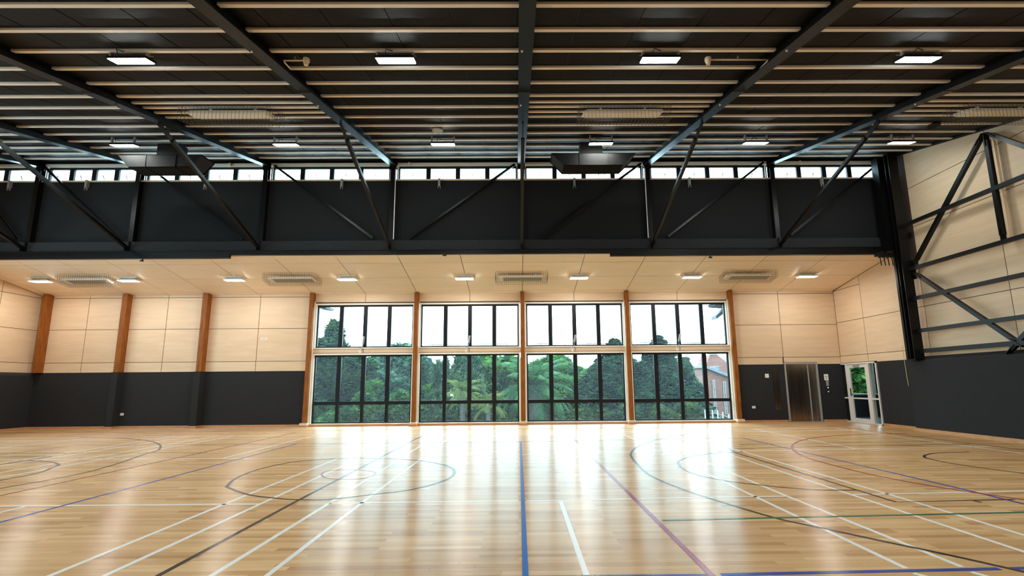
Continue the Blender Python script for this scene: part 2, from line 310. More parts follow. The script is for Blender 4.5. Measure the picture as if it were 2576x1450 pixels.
# timber posts
plab = ['stained timber post in the far left corner, above the charcoal dado','stained timber post between the plywood panels, second from the left corner','stained timber post between the plywood panels, third from the left corner',
 'full-height timber post at the left edge of the tall windows','timber post between the first and second tall window bays from the left','timber post in the middle of the tall windows','timber post between the third and fourth tall window bays from the left','full-height timber post right of the tall windows, beside the dado']
for k, x in enumerate(PX):
    t = thing('timber_post', plab[k], 'post', (x,YF-.13,0), 'timber posts on the far wall')
    z0 = 2.07 if k < 3 else .14
    d0 = .25 if k < 3 else .20
    wd = .20 if k < 3 else .155
    MB().box(x-wd/2,x+wd/2,YF-d0,YF-.001,z0,zc(YF-.2)-.01).build('post_shaft','post',t,bevel=.004)
    if k >= 3:
        for s in (-1,1):
            MB().box(x+s*.088-.008,x+s*.088+.008,YF-.10,YF,.14,4.70).build('side_strip','cream',t)
        if 3 < k < 7:
            for s in ((-1,1) if k == 4 else (1,)):
                MB().box(x+s*.11-.03,x+s*.11+.03,YF-.055,YF-.02,.60,.68).build('socket_box','white',t)
# ================================================================ TALL WINDOWS
def pane(x0,x1,y,z0,z1,par): return MB().box(x0,x1,y,y+.012,z0,z1).build('pane','glass',par)
def stay(x,y,z,par,s=1):
    return MB().bar((x,y,z),(x+.02*s,y-.10,z+.17),.012).bar((x,y-.01,z),(x+.07*s,y-.05,z+.02),.010).bar((x+.02*s,y-.10,z+.17),(x+.06*s,y-.01,z+.02),.008).build('window_stay','alu',par)
for k in range(4):
    x0 = PX[3+k]+.10; x1 = PX[4+k]-.10; wd = struct(root('window_%d'%(k+1),((x0+x1)/2,YF+.12,.1)))
    yg = YF+.12
    r = MB()
    for z0, z1 in ((2.94,4.60),(.10,2.66)):
        r.box(x0,x0+.05,YF-.01,yg+.02,z0,z1).box(x1-.05,x1,YF-.01,yg+.02,z0,z1)
        r.box(x0,x1,YF-.015,yg+.02,z1,z1+.06).box(x0,x1,YF-.015,yg+.02,z0-.05,z0)
    r.build('window_reveal','reveal',wd)
    a = x0+.05; c = x1-.05; n = 4; stepx = (c-a)/4
    f = MB(); y0, y1 = yg-.03, yg+.05
    for z0, z1 in ((2.94,4.60),(.10,2.66)):
        f.box(a,a+.05,y0,y1,z0,z1).box(c-.05,c,y0,y1,z0,z1).box(a,c,y0,y1,z0,z0+.05).box(a,c,y0,y1,z1-.06,z1)
    f.build('window_frame','alu',wd)
    for i in (1,2,3):
        for z0, z1, h in ((2.99,4.54,.077),(.91,2.60,.080),(.15,.79,.058)): MB().box(a+stepx*i-h,a+stepx*i+h,y0,y1,z0,z1).build('mullion','alu',wd)
    MB().box(a+.05,c-.05,y0,y1,.79,.91).build('transom','alu',wd)
    for i in range(4):
        p0 = a+stepx*i+(.065 if i else .05); p1 = a+stepx*(i+1)-(.065 if i < 3 else .05)
        for z0, z1 in ((2.99,4.54),(.89,2.60),(.15,.80)): pane(p0,p1,yg+.02,z0,z1,wd)
        stay((p0+p1)/2+ .05*(k-1.5),yg-.04,2.97,wd,-1 if k < 1 else 1)
    MB().tube([(a+.30,yg-.10,3.03),(c-.30,yg-.10,3.03)],.012).build('linkage_rod','alu',wd)
    # electric opener and its bracket below
    xm = (a+c)/2
    t = thing('window_actuator','grey chain actuator on the %s tall window, reaching from opening sash to spandrel' % ['leftmost','second','third','rightmost'][k],'actuator',(xm-.02,yg-.12,2.72),'actuators on the tall windows')
    MB().bar((xm+.02,yg-.16,3.36),(xm-.03,yg-.10,3.08),.065,.06).build('actuator_body','grey',t,bevel=.01)
    MB().bar((xm-.03,yg-.10,3.08),(xm-.05,YF-.05,2.86),.022).build('push_rod','grey',t)
    MB().box(xm-.16,xm-.08,YF-.04,YF-.001,2.73,2.88).build('junction_box','white',t,bevel=.008)
    MB().tube([(xm-.12,YF-.05,2.80),(xm-.12,YF-.06,2.95),(xm-.04,YF-.03,3.06)],.006).build('cable','rubber',t)
# ================================================================ LIFT, PANELS, SWITCHES on the far wall right part
t = thing('lift_door','brushed stainless steel lift door at the right end of the far wall','lift',(10.86,YF,0))
lx0, lx1 = 10.22,11.50
MB().box(lx0,lx0+.06,YF-.05,YF+.001,0,2.24).box(lx1-.06,lx1,YF-.05,YF+.001,0,2.24).box(lx0+.06,lx1-.06,YF-.05,YF+.001,2.17,2.24).build('door_frame','grey',t)
MB().box(lx0+.06,lx0+.90,YF-.012,YF+.0,.02,2.17).build('door_leaf','stainless',t)
MB().box(lx0+.90,lx1-.06,YF-.004,YF+.008,.02,2.17).build('door_leaf','stainless',t)
MB().box(lx0+.885,lx0+.925,YF-.02,YF-.012,.02,2.17).build('leading_edge','grey',t)
MB().box(lx0+.925,lx0+.94,YF-.013,YF-.003,.02,2.17).build('shadow_gap','rubber',t)
MB().box(lx0+.06,lx1-.06,YF-.06,YF,.0,.02).build('door_sill','grey',t)
t = thing('wall_cabinet','tall narrow stainless panel recessed in the dado left of the lift door','panel',(9.86,YF-.03,.45))
MB().box(9.74,9.98,YF-.035,YF-.022,.45,2.04).build('cover_plate','stainless',t)
MB().box(9.745,9.975,YF-.04,YF-.035,.47,.92).build('lower_hatch','stainless',t)
t = thing('lift_call_station','lift call station with white notice, grey strip and dark display','call panel',(11.83,YF-.03,1.02))
MB().box(11.72,11.88,YF-.032,YF-.022,1.55,1.78).build('notice_plate','white',t)
MB().box(11.76,11.84,YF-.036,YF-.032,1.68,1.695).box(11.79,11.81,YF-.036,YF-.032,1.60,1.64).build('notice_print','rubber',t)
MB().box(11.77,11.87,YF-.032,YF-.022,1.34,1.55).build('backing_strip','grey',t)
MB().box(11.76,11.88,YF-.036,YF-.022,1.20,1.34).build('display','rubber',t)
MB().box(11.815,11.83,YF-.040,YF-.036,1.25,1.29).build('indicator_light','blueled',t)
MB().box(11.76,11.88,YF-.040,YF-.022,1.05,1.19).build('button_plate','stainless',t)
MB().tube([(11.82,YF-.04,1.12),(11.82,YF-.048,1.12)],.025,12).build('call_button','white',t)
def plate(name,x,z,w_,h_,lab,cat,yy=YF-.022,n=1,grp=None):
    t = thing(name,lab,cat,(x,yy,z-h_/2),grp)
    MB().box(x-w_/2,x+w_/2,yy-.012,yy,z-h_/2,z+h_/2).build('face_plate','white',t,bevel=.002)
    for i in range(n):
        xx = x+(i-(n-1)/2)*w_/max(n,1)
        MB().box(xx-.015,xx+.015,yy-.018,yy-.012,z-.02,z+.02).build('rocker','cream',t)
    return t
SW = (9.526,18.680,1.737); plate('wall_switch',SW[0],SW[2],.14,.15,'square white wall plate high on the dado, left of the narrow stainless panel','switch')
SO = (8.922,18.680,0.565); plate('power_socket',SO[0],SO[2],.13,.09,'white power socket low on the dado between the right post and the lift','socket',n=2)
SO = (-14.777,18.680,0.515); plate('power_socket',SO[0],SO[2],.13,.09,'white power socket low on the dado right of the left felt pilaster','socket',n=2)
SO = (-9.790,18.700,3.303); plate('power_socket',SO[0],SO[2],.12,.07,'left one of two small white sockets high on the plywood wall','socket',yy=YF,n=2); plate('power_socket',SO[0]+.15,SO[2],.12,.07,'right one of two small white sockets high on the plywood wall','socket',yy=YF,n=2)
# ================================================================ RIGHT WALL
def zroof(y): return zp(y)+.10
wr = struct(MB().prism([(XR+.006,YF+.3,0),(XR+.006,18.86,0),(XR+.006,18.86,2.2),(XR+.006,16.82,2.2),(XR+.006,16.82,0),(XR+.006,YB,0),(XR+.006,YB,zroof(YB)),(XR+.006,YH+.5,zroof(YH+.5)),(XR+.006,YH+.5,zc(YH+.5)+.1),(XR+.006,YF+.3,zc(YF+.3)+.1)],(.25,0,0)).build('wall_right','gap'))
def rpanel(y0,y1,z0,z1,slope=None):
    if slope is None: MB().box(XR,XR+.03,y0+G,y1-G,z0+G,z1-G).build('wall_panel','ply',wr)
    else:
        MB().prism([(XR,y0+G,z0+G),(XR,y1-G,z0+G),(XR,y1-G,slope(y1)),(XR,y0+G,slope(y0))],(.03,0,0)).build('wall_panel','ply',wr)
RZ = [2.02,2.46,3.75,5.02,6.27,7.53]
RY = [17.22,14.56,11.93,9.3,6.7,4.1,1.5,-1.1,-3.7,-6.3,YB]
top = lambda y_: zroof(y_)-.02
for z0, z1 in ((2.02,2.46),(2.46,3.75),(3.75,5.0)):
    if z0 > 2.1: rpanel(RY[0],YF,z0,z1)
    else: MB().box(XR,XR+.03,18.86,YF+.01,z0,z1-G).box(XR,XR+.03,RY[0]+G,18.7,2.2,z1-G).build('wall_panel','ply',wr)
MB().prism([(XR,15.5,5.0+G),(XR,RY[0]-G,5.0+G),(XR,RY[0]-G,zc(RY[0])-.01),(XR,15.5,zc(15.5)-.01)],(.03,0,0)).build('wall_panel','ply',wr)
MB().prism([(XR,RY[0]+G,5.0+G),(XR,18.68,5.0+G),(XR,RY[0]+G,zc(RY[0])-.01)],(.03,0,0)).build('wall_panel','ply',wr)
for (y1, y0) in zip(RY, RY[1:]):
    for i, z0 in enumerate(RZ):
        z1 = RZ[i+1] if i < 5 else 99
        if y1 > 15: 
            if i >= 3: 
                continue
            if i == 0: MB().box(XR,XR+.03,16.82,y1-G,2.2,z1-G).box(XR,XR+.03,y0+G,16.82,z0,z1-G).build('wall_panel','ply',wr); continue
            rpanel(y0,y1,z0,z1); continue
        if top(y0) > z1-.05: rpanel(y0,y1,z0,z1)
        elif top(y1) > z0+.05:
            if top(y0) > z0+.02: 
                if top(y1) <= z1: rpanel(y0,y1,z0,z1,top)
                else:
                    yc = y1-(top(y1)-z1)/RS
                    MB().prism([(XR,y0+G,z0+G),(XR,y1-G,z0+G),(XR,y1-G,z1-G),(XR,yc,z1-G),(XR,y0+G,top(y0))],(.03,0,0)).build('wall_panel','ply',wr)
            else:
                yc = y1-(top(y1)-z0)/RS
                MB().prism([(XR,yc,z0+G),(XR,y1-G,z0+G),(XR,y1-G,top(y1))],(.03,0,0)).build('wall_panel','ply',wr)
# dado, felt, right side: thin beside the door, boxed out under the steel frame
MB().box(XR-.022,XR+.001,15.1,16.80,.085,2.17).build('felt_dado','felt',wr)
MB().box(XR-.022,XR+.001,18.88,YF+.0,.085,2.17).build('felt_dado','felt',wr)
XD = 12.13
MB().box(XD,XR+.0,YB,15.10,.0,2.09).build('boxed_dado','felt',wr)
MB().prism([(XD,YB,2.09),(XR,YB,2.09),(XR,YB,2.24)],(0,15.10-YB,0)).build('sloping_ledge','felt',wr)
b = root('baseboard_right',(XR,12,0))
MB().box(XR-.05,XR,15.13,16.80,0,.085).build('skirting_board','skirt',b)
MB().box(XD-.03,XD,YB,15.13,0,.085).build('skirting_board','skirt',b)
MB().box(XD-.0,XR-.05,15.10,15.13,0,.085).build('skirting_board','skirt',b)
# ================================================================ LEFT WALL
WA, WB, WZ0, WZ1 = -.5, 13.5, 2.15, 5.05      # unseen side window, added to bring daylight into the hall
zr_ = lambda yy: zroof(yy)
wl = struct(MB().prism([(XL-.006,YF+.3,0),(XL-.006,WB,0),(XL-.006,WB,zr_(WB)),(XL-.006,YH+.5,zr_(YH+.5)),(XL-.006,YH+.5,zc(YH+.5)+.1),(XL-.006,YF+.3,zc(YF+.3)+.1)],(-.25,0,0))
    .prism([(XL-.006,WB,0),(XL-.006,WA,0),(XL-.006,WA,WZ0),(XL-.006,WB,WZ0)],(-.25,0,0)).prism([(XL-.006,WB,WZ1),(XL-.006,WA,WZ1),(XL-.006,WA,zr_(WA)),(XL-.006,WB,zr_(WB))],(-.25,0,0))
    .prism([(XL-.006,WA,0),(XL-.006,YB,0),(XL-.006,YB,zr_(YB)),(XL-.006,WA,zr_(WA))],(-.25,0,0)).build('wall_left','gap'))
wb = root('window_20',(XL,6.5,WZ0)); fb = MB().box(XL-.2,XL-.1,WA,WB,WZ0,WZ0+.06).box(XL-.2,XL-.1,WA,WB,WZ1-.06,WZ1)
for i in range(15): fb.box(XL-.2,XL-.1,WA+i-.04,WA+i+.04,WZ0+.06,WZ1-.06)
fb.build('window_frame','alu',wb); MB().box(XL-.16,XL-.15,WA,WB,WZ0,WZ1).build('pane','glass',wb)
for y1, y0 in ((YF,17.22),(17.22,15.3),(15.3,13.5),(13.5,10.7),(10.7,7.9),(7.9,5.1),(5.1,2.3),(2.3,-.5),(-.5,-3.6),(-3.6,-6.3),(-6.3,YB)):
    for z0, z1 in ((2.02,2.44),(2.44,3.68),(3.68,4.93),(4.93,6.2),(6.2,7.5),(7.5,8.8)):
        if y0 >= WA-.01 and y1 <= WB+.01 and z1 > 2.3 and z0 < 5.04: continue
        tp = (lambda yy: zc(yy)-.01) if y0 > 15.3 else top
        if tp(y0) >= z1 and (tp(y1) >= z1): MB().box(XL-.03,XL,y0+G,y1-G,z0+G,z1-G).build('wall_panel','ply',wl)
        elif min(tp(y0),tp(y1)) > z0+.02: MB().prism([(XL,y0+G,z0+G),(XL,y1-G,z0+G),(XL,y1-G,min(z1,tp(y1))),(XL,y0+G,min(z1,tp(y0)))],(-.03,0,0)).build('wall_panel','ply',wl)
MB().box(XL,XL+.16,YB,YF,0,1.97).build('felt_dado','felt',wl)
MB().prism([(XL,YB,1.97),(XL+.16,YB,1.97),(XL,YB,2.08)],(0,YF-YB,0)).build('sloping_ledge','felt',wl)
b = root('baseboard_left',(XL,12,0)); MB().box(XL+.16,XL+.20,YB,YF,0,.085).build('skirting_board','skirt',b)
# back wall behind the camera
struct(MB().box(XL-.3,XR+.3,YB-.3,YB,0,3.6).build('wall_back','ply'))
# ================================================================ LOW CEILING over the far bay
cj = [XL]+[PX[0],-16.4,PX[1],-13.5,PX[2],-10.06,PX[3],MX[3],PX[4],MX[4],PX[5],MX[5],PX[6],MX[6],PX[7],10.3,XR]
ce = struct(MB().prism([(XL-.2,YH+.3,zc(YH+.3)+.006),(XL-.2,YF+.3,zc(YF+.3)+.006),(XL-.2,YF+.3,zc(YF+.3)+.25),(XL-.2,YH+.3,zc(YH+.3)+.25)],(XR-XL+.4,0,0)).build('ceiling','gap'))
cy = [YF,18.44,17.14,15.93,15.34]
for i in range(len(cj)-1):
    for j in range(4):
        y1, y0 = cy[j]-G, cy[j+1]+G
        MB().prism([(cj[i]+G,y0,zc(y0)),(cj[i]+G,y1,zc(y1)),(cj[i]+G,y1,zc(y1)+.03),(cj[i]+G,y0,zc(y0)+.03)],(cj[i+1]-cj[i]-2*G,0,0)).build('ceiling_panel','plyc',ce)
# ================================================================ UPPER WALL with clerestory, ledge and steel beam
wu = struct(MB().box(XL-.2,XR+.2,YH+.22,YH+.5,5.72,8.33).box(XL-.2,XR+.2,YH+.22,YH+.5,8.86,9.7).build('wall_upper','felt_upper'))
NX = [-15.85,-12.55,-8.35,-4.12,.165,4.41,8.61]       # node / post / rafter positions
MB().box(XL,XR,YH+.04,YH+.221,5.85,6.17).build('ledge_box','felt',wu)
MB().box(XL,XR,YH+.18,YH+.221,8.30,8.345).build('sill_board','cream',wu)
MB().box(XL,XR,YH+.12,YH+.24,8.82,8.90).build('head_board','reveal',wu)
t = thing('steel_beam','long black steel beam across the hall under the dark upper wall','beam',(-3,YH+.05,5.70))
MB().box(XL,XR,YH-.05,YH+.25,5.815,5.835).build('top_flange','steel',t)
MB().box(XL,XR,YH-.03,YH+.25,5.70,5.815).build('web','steel',t)
MB().box(XL,XR,YH-.05,YH+.25,5.68,5.70).build('bottom_flange','steel',t)
# clerestory windows
bays = [(-18.3,-15.95)]+[(NX[i]+.10,NX[i+1]-.10) for i in range(6)]+[(NX[6]+.12,12.30)]
for k, (x0,x1) in enumerate(bays):
    wd = root('window_%d'%(k+5),((x0+x1)/2,YH+.3,8.35)); yg = YH+.28; z0, z1 = 8.35, 8.80
    MB().box(x0,x0+.05,YH+.2,yg+.1,z0,z1).box(x1-.05,x1,YH+.2,yg+.1,z0,z1).build('window_reveal','reveal',wd)
    a, c = x0+.05, x1-.05; MB().box(a,a+.04,yg-.02,yg+.05,z0,z1).box(c-.04,c,yg-.02,yg+.05,z0,z1).box(a,c,yg-.02,yg+.05,z0,z0+.03).box(a,c,yg-.02,yg+.05,8.765,8.86).build('window_frame','alu',wd)
    n = 4 if k else 2; st = (c-a)/n
    for i in range(n):
        if i: MB().box(a+st*i-.075,a+st*i+.075,yg-.02,yg+.05,z0+.03,8.765).build('mullion','alu',wd)
        p0 = a+st*i+(.075 if i else .04); p1 = a+st*(i+1)-(.075 if i < n-1 else .04)
        pane(p0,p1,yg+.02,z0+.03,8.765,wd)
        xm = (p0+p1)/2; MB().bar((xm,yg-.03,8.38),(xm+.01,yg-.12,8.52),.016).bar((xm+.01,yg-.12,8.52),(xm+(.08 if xm < -4 else -.06),yg-.05,8.37),.010).build('window_stay','alu',wd)
# winder units below the clerestory
for k, q in enumerate([(-16.842,15.450,8.180),(-14.301,15.450,8.168),(-10.366,15.450,8.122),(-5.838,15.450,8.171),(-2.584,15.450,8.184),(1.954,15.450,8.191),(5.832,15.450,8.201),(10.326,15.450,8.223)]):
    x = q[0]; t = thing('window_winder','grey chain winder under the clerestory, %s from the left' % ['first','second','third','fourth','fifth','sixth','seventh','eighth'][k],'winder',(x,YH+.20,8.0),'chain winders under the clerestory')
    MB().box(x-.035,x+.035,YH+.10,YH+.18,8.07,8.34).build('winder_body','grey',t,bevel=.01)
    MB().box(x-.045,x-.03,YH+.12,YH+.16,7.99,8.07).box(x+.03,x+.045,YH+.12,YH+.16,7.99,8.07).box(x-.03,x+.03,YH+.17,YH+.221,8.10,8.30).build('fork_bracket','grey',t)
    MB().tube([(x,YH+.14,8.34),(x+.01,YH+.12,8.40),(x+.05,YH+.18,8.42)],.010).build('chain','rubber',t)
# steel posts in front of the upper wall
ORD = ['leftmost','second','third','fourth','fifth','sixth','seventh']
for k, x in enumerate(NX):
    t = thing('steel_post','black steel post on the dark upper wall, %s' % ['leftmost of seven','second from the left','third from the left','fourth from the left','under the central rafter','sixth from the left','rightmost of seven'][k],'post',(x,YH+.1,5.84),'steel posts on the upper wall')
    if k == 4: MB().box(x-.035,x+.035,YH-.02,YH+.10,5.84,8.95).build('post_shaft','steel',t)
    else:
        MB().box(x-.075,x+.075,YH+.04,YH+.055,6.17,8.95).box(x-.006,x+.006,YH+.055,YH+.205,6.17,8.95).box(x-.075,x+.075,YH+.205,YH+.219,6.17,8.95).build('post_shaft','steel',t)
        MB().bar((x,YH+.0,5.84),(x,YH+.0,6.17),.05).build('post_foot','steel',t)
    MB().box(x-.22,x+.22,YH-.0,YH+.035,5.84,5.86).build('node_plate','steel',t)
    if k in (3,5):
        s = 1 if k == 3 else -1
        xx = x+s*.10*(1 if k == 3 else 1)
        c = tag(MB().tube([(xx-.02*s,YH+.16,8.86),(xx+.03*s,YH+.05,8.72),(xx,YH+.03,8.62),(xx-.0*s,YH+.02,6.2)],.016).build('conduit','whitem'),'thin white conduit running down the %s steel post' % ('fourth' if k == 3 else 'sixth'),'pipe')
# ================================================================ ROOF: lining, purlins, rafters, braces
rf = root('ceiling',(0,5,7))
x = XL
while x < XR:
    x1 = min(x+.92,XR)
    y0, y1 = YB, YH+.5
    MB().prism([(x+.010,y0,zp(y0)+.045),(x+.010,y1,zp(y1)+.045),(x+.010,y1,zp(y1)+.065),(x+.010,y0,zp(y0)+.065)],(x1-x-.020,0,0)).build('lining_panel','lining',rf)
    x = x1
MB().prism([(XL-.3,YB-.3,zp(YB-.3)+.06),(XL-.3,YH+.6,zp(YH+.6)+.06),(XL-.3,YH+.6,zp(YH+.6)+.25),(XL-.3,YB-.3,zp(YB-.3)+.25)],(XR-XL+.6,0,0)).build('roof_deck','rubber',rf)
spans = [(XL,NX[0]-.05)]+[(NX[i]+.05,NX[i+1]-.05) for i in range(6)]+[(NX[6]+.05,XR-.02)]
def purlin(x0,x1,y,name='purlin'):
    w2 = .085/math.cos(math.atan(RS)); z = zp(y)
    p = [(x0,y,z),(x0,y+w2,z+RS*w2),(x0,y+w2,z+RS*w2+.044),(x0,y,z+.044)]
    MB().prism(p,(x1-x0,0,0)).build(name,'purlin',rf,bevel=.004)
py = [5.95+.683*k for k in range(14)]+[14.80]
py = [5.32,4.6,3.9,3.2,2.5,1.8,1.1]+py
for y in py:
    for x0, x1 in spans: purlin(x0,x1,y-.03)
for y in (9.75,10.39):
    for k in (3,5,7): purlin(spans[k][0],spans[k][1],y-.03)
rl = ['leftmost black steel rafter near the left edge of the roof','second black steel rafter from the left, partly behind the left duct','third black steel rafter from the left, meeting the post left of the centre','black steel rafter left of the middle one, brown in the lamp light','central black steel rafter running straight away overhead','black steel rafter right of the middle one','rightmost black steel rafter, nearest the braced end wall']
RX = [-16.8,-12.62,-8.40,-4.16,.15,4.47,8.75]
for k, x in enumerate(RX):
    xs_ = NX[k]
    t = thing('roof_rafter', rl[k], 'rafter', (xs_,YH,zr(YH)), 'steel roof rafters')
    a = Vector((xs_,2.0,zr(2.0))); c = Vector((xs_,YH+.1,zr(YH+.1)))
    MB().ibeam(a,c,.23,.20,.014,(1,0,0),(0,0,1)).build('rafter_beam','steel',t)
    ys = 8.75; MB().bar((xs_,ys-.012,zr(ys)-.004),(xs_,ys+.012,zr(ys)-.0025),.235,.012).build('splice_plate','girt',t)
    MB().box(xs_-.13,xs_+.13,YH+.08,YH+.12,zr(YH)-.10,zr(YH)+.2).build('end_plate','steel',t)
    for yy in (7.0,9.5):
        MB().tube([(xs_-.06,yy,zr(yy)-.025),(xs_-.06,yy,zr(yy)+.005)],.018,6).build('bolt','whitem',t)
# knee braces from rafters down to the beam nodes
kb = ['leftmost diagonal knee brace','second diagonal knee brace from the left','third diagonal knee brace from the left, crossing the left duct','fourth diagonal knee brace from the left','knee brace hanging straight below the central rafter','knee brace right of the central rafter','rightmost knee brace, by the braced end wall']
for k in range(7):
    x = NX[k]; yt = 10.6; p0 = (x,yt,zr(yt)-.03); p1 = (x,YH-.02,5.93)
    t = thing('knee_brace','black tubular '+kb[k]+', rafter to beam' ,'brace',(x,YH-.02,5.9),'knee braces under the rafters')
    d = (Vector(p1)-Vector(p0)).normalized()
    MB().bar(Vector(p0)+d*.5,p1,.085,.085).build('brace_tube','steel',t)
    MB().bar(p0,Vector(p0)+d*.55,.025,.12).build('end_lug','steel',t)
    MB().box(x-.01,x+.01,YH-.16,YH+.04,5.835,6.0).build('gusset_plate','steel',t)
# wall-plane bracing across the dark upper wall
for k, (a, c) in enumerate([((-17.873,15.400,8.108),(-16.292,15.400,6.314)),((-15.721,15.400,8.797),(-12.950,15.400,6.254)),((-11.811,15.400,8.429),(-8.944,15.400,6.244)),((-8.096,15.400,8.807),(-4.712,15.400,6.260)),((-0.048,15.400,8.815),(-3.516,15.400,6.253)),((4.210,15.400,8.825),(0.720,15.400,6.243)),((8.370,15.400,8.851),(4.981,15.400,6.259)),((12.360,15.400,8.848),(9.042,15.400,6.290))]):
    tag(MB().bar(a,c,.07,.07).build('wall_brace','steel'),'black diagonal brace lying on the dark upper wall, %s from the left' % ['first','second','third','fourth','fifth','sixth','seventh','eighth'][k],'brace','diagonal braces on the upper wall')
# ================================================================ STEEL FRAME on the right wall
t = thing('steel_column','heavy black steel column at the right corner of the opening','column',(12.2,14.75,2.1))
MB().box(11.98,12.28,14.76,14.78,2.12,8.80).box(12.12,12.14,14.62,14.76,2.12,8.80).box(11.98,12.28,14.60,14.62,2.12,8.80).build('column_shaft','steel',t)
MB().box(12.28,12.30,14.5,14.8,4.6,5.2).build('gusset_plate','steel',t)
MB().box(11.95,12.32,14.55,14.82,2.12,2.15).build('base_plate','steel',t)
MB().box(11.9,12.2,14.95,15.22,5.60,8.8).build('corner_stiffener','steel',t)
tag(MB().box(12.02,12.11,14.90,14.98,2.12,5.66).build('jamb_channel','steel'),'slim black jamb channel beside the heavy steel column','channel')
xg = 12.22
gl_ = ['highest','second highest','middle','second lowest','lowest']
for k, (z, yL) in enumerate(((6.33,14.6),(4.92,14.9),(4.0,14.7),(3.0,14.85),(2.38,14.8))):
    tag(MB().box(xg-.06,xg+.02,3.0 if z < 5.5 else 8.0,yL,z-.055,z+.055).build('steel_girt','girt'),gl_[k]+' of the five horizontal black girts on the right wall','girt','girts on the right wall')
dg = [((xg,11.72,7.86),(xg,14.42,5.06),'long diagonal brace from the frame apex down to the steel column'),((xg,11.66,7.8),(xg,11.66,4.95),'upright black tube dropping from the frame apex to the second girt'),
      ((xg,11.62,7.84),(xg,8.6,4.9),'diagonal brace running from the frame apex to the right out of view'),((xg,14.44,4.76),(xg,11.62,2.30),'lower diagonal brace descending from the column to the ledge'),((xg,12.02,2.16),(xg,9.0,4.76),'short diagonal brace crossing the lowest girt at the right edge')]
for a, c, lab in dg:
    t = thing('frame_brace','black '+lab,'brace',c if c[2] < a[2] else a,'braces on the right wall')
    A = Vector(a); C = Vector(c); d = (C-A).normalized()
    MB().bar(A+d*.15,C-d*.15,.10,.10,up=(1,0,0)).build('brace_tube','steel',t); MB().bar(A-d*.02,A+d*.3,.02,.15,up=(1,0,0)).build('end_plate','steel',t); MB().bar(C-d*.3,C+d*.02,.02,.15,up=(1,0,0)).build('end_plate','steel',t)
tag(MB().prism([(12.40,3.0,zp(3.0)-.03),(12.40,YH,zp(YH)-.03),(12.40,YH,zp(YH)+.04),(12.40,3.0,zp(3.0)+.04)],(.045,0,0)).build('edge_rafter','girt'),'dark edge rafter along the top of the right plywood wall','rafter')
tag(MB().box(xg+.03,xg+.10,11.53,11.57,4.97,7.6).build('timber_stud','ply'),'pale timber stud behind the upright tube on the right wall','stud')
# ================================================================ CURTAIN TRACKS under the steel beam
t = thing('curtain_track','black curtain track under the left end of the steel beam','track',(-13,YH-.02,5.50))
MB().box(XL+.1,(-9.195,15.200,5.565)[0],YH-.14,YH-.04,5.57,5.69).build('track_rail','steel',t)
MB().box(XL+.1,(-9.195,15.200,5.565)[0],YH-.15,YH-.03,5.56,5.57).build('lower_lip','girt',t)
t = thing('curtain_track','black curtain track under the right end of the steel beam','track',(9,YH-.02,5.50))
MB().box((3.016,15.200,5.622)[0],(11.808,15.200,5.569)[0],YH-.14,YH-.04,5.57,5.69).build('track_rail','steel',t)
MB().box((3.016,15.200,5.622)[0],(11.808,15.200,5.569)[0],YH-.15,YH-.03,5.56,5.57).build('lower_lip','girt',t)
for q, lab in (((-11.976,15.200,5.478),'small black sensor under the left curtain track'),((-2.319,15.200,5.707),'small dark sensor under the beam left of the middle post'),((6.259,15.200,5.536),'small black sensor under the right curtain track')):
    t = thing('beam_sensor',lab,'sensor',(q[0],YH-.09,5.45)); z = 5.56 if abs(q[0]) > 3 else 5.68
    MB().tube([(q[0],YH-.09,z),(q[0],YH-.09,z-.05)],.02).build('sensor_stem','rubber',t); MB().tube([(q[0]-.06,YH-.09,z-.06),(q[0]+.05,YH-.12,z-.07)],.025).build('sensor_head','rubber',t,True)
q0 = (11.492,15.000,5.569)[0]; q1 = (12.211,15.000,5.564)[0]
t = thing('curtain_carrier','dark carrier block with hanging hooks beside the steel column','bracket',((q0+q1)/2,15.0,5.2))
MB().box(q0,q1,14.94,15.06,5.44,5.56).build('carrier_block','girt',t)
for i in range(5):
    xx = q0+.13+i*(q1-q0-.22)/4; MB().tube([(xx,15.0,5.46),(xx+.02,15.0,5.14)],.014,6).build('hook_rod','duct',t); MB().box(xx-.03,xx+.03,14.96,15.04,5.40,5.45).build('roller','rubber',t)
# ================================================================ HIGH BAY LIGHTS
def highbay(x,y,lab,grp,off):
    z = zp(y)-off; t = thing('high_bay_light',lab,'light',(x,y,z),grp); s = RS
    def slab(x0,x1,y0,y1,h0,h1,name,m): MB().prism([(x0,y+y0,z+s*y0+h0),(x0,y+y1,z+s*y1+h0),(x0,y+y1,z+s*y1+h1),(x0,y+y0,z+s*y0+h1)],(x1-x0,0,0)).build(name,m,t)
    for i in (0,1): slab(x-.31,x+.31,-.10+i*.108,-.006+i*.108,0,.012,'led_strip','led')
    slab(x-.325,x+.325,-.115,.115,.012,.055,'lamp_body','duct')
    slab(x-.33,x+.33,.02,.05,off-.02,off-.012,'mounting_plate','grey')
    for sx in (-1,1):
        xx = x+sx*.30; MB().bar((xx,y-.05,z+.05),(xx,y-.05,zp(y-.05)+.02),.03,.06).build('bracket','grey',t)
    MB().tube([(x-.15,y-.1,z+.06),(x-.13,y-.16,z+.11),(x-.02,y-.14,z+.08)],.008,6).build('cable','rubber',t)
for k, x in enumerate((-6.42,-2.01,2.44,6.84)): highbay(x,7.42,['leftmost','second','third','rightmost'][k]+' LED high bay light in the near row overhead','near row of high bay lights',.13)
for k, x in enumerate((-14.35,-10.66,-6.28,-2.0,2.33,6.6,10.66)): highbay(x,12.45,'high bay light in the far overhead row, %s' % ['partly cut off at the left edge','second from the left','third from the left','fourth from the left','just right of the central rafter','second from the right','rightmost'][k],'far row of high bay lights',.22)
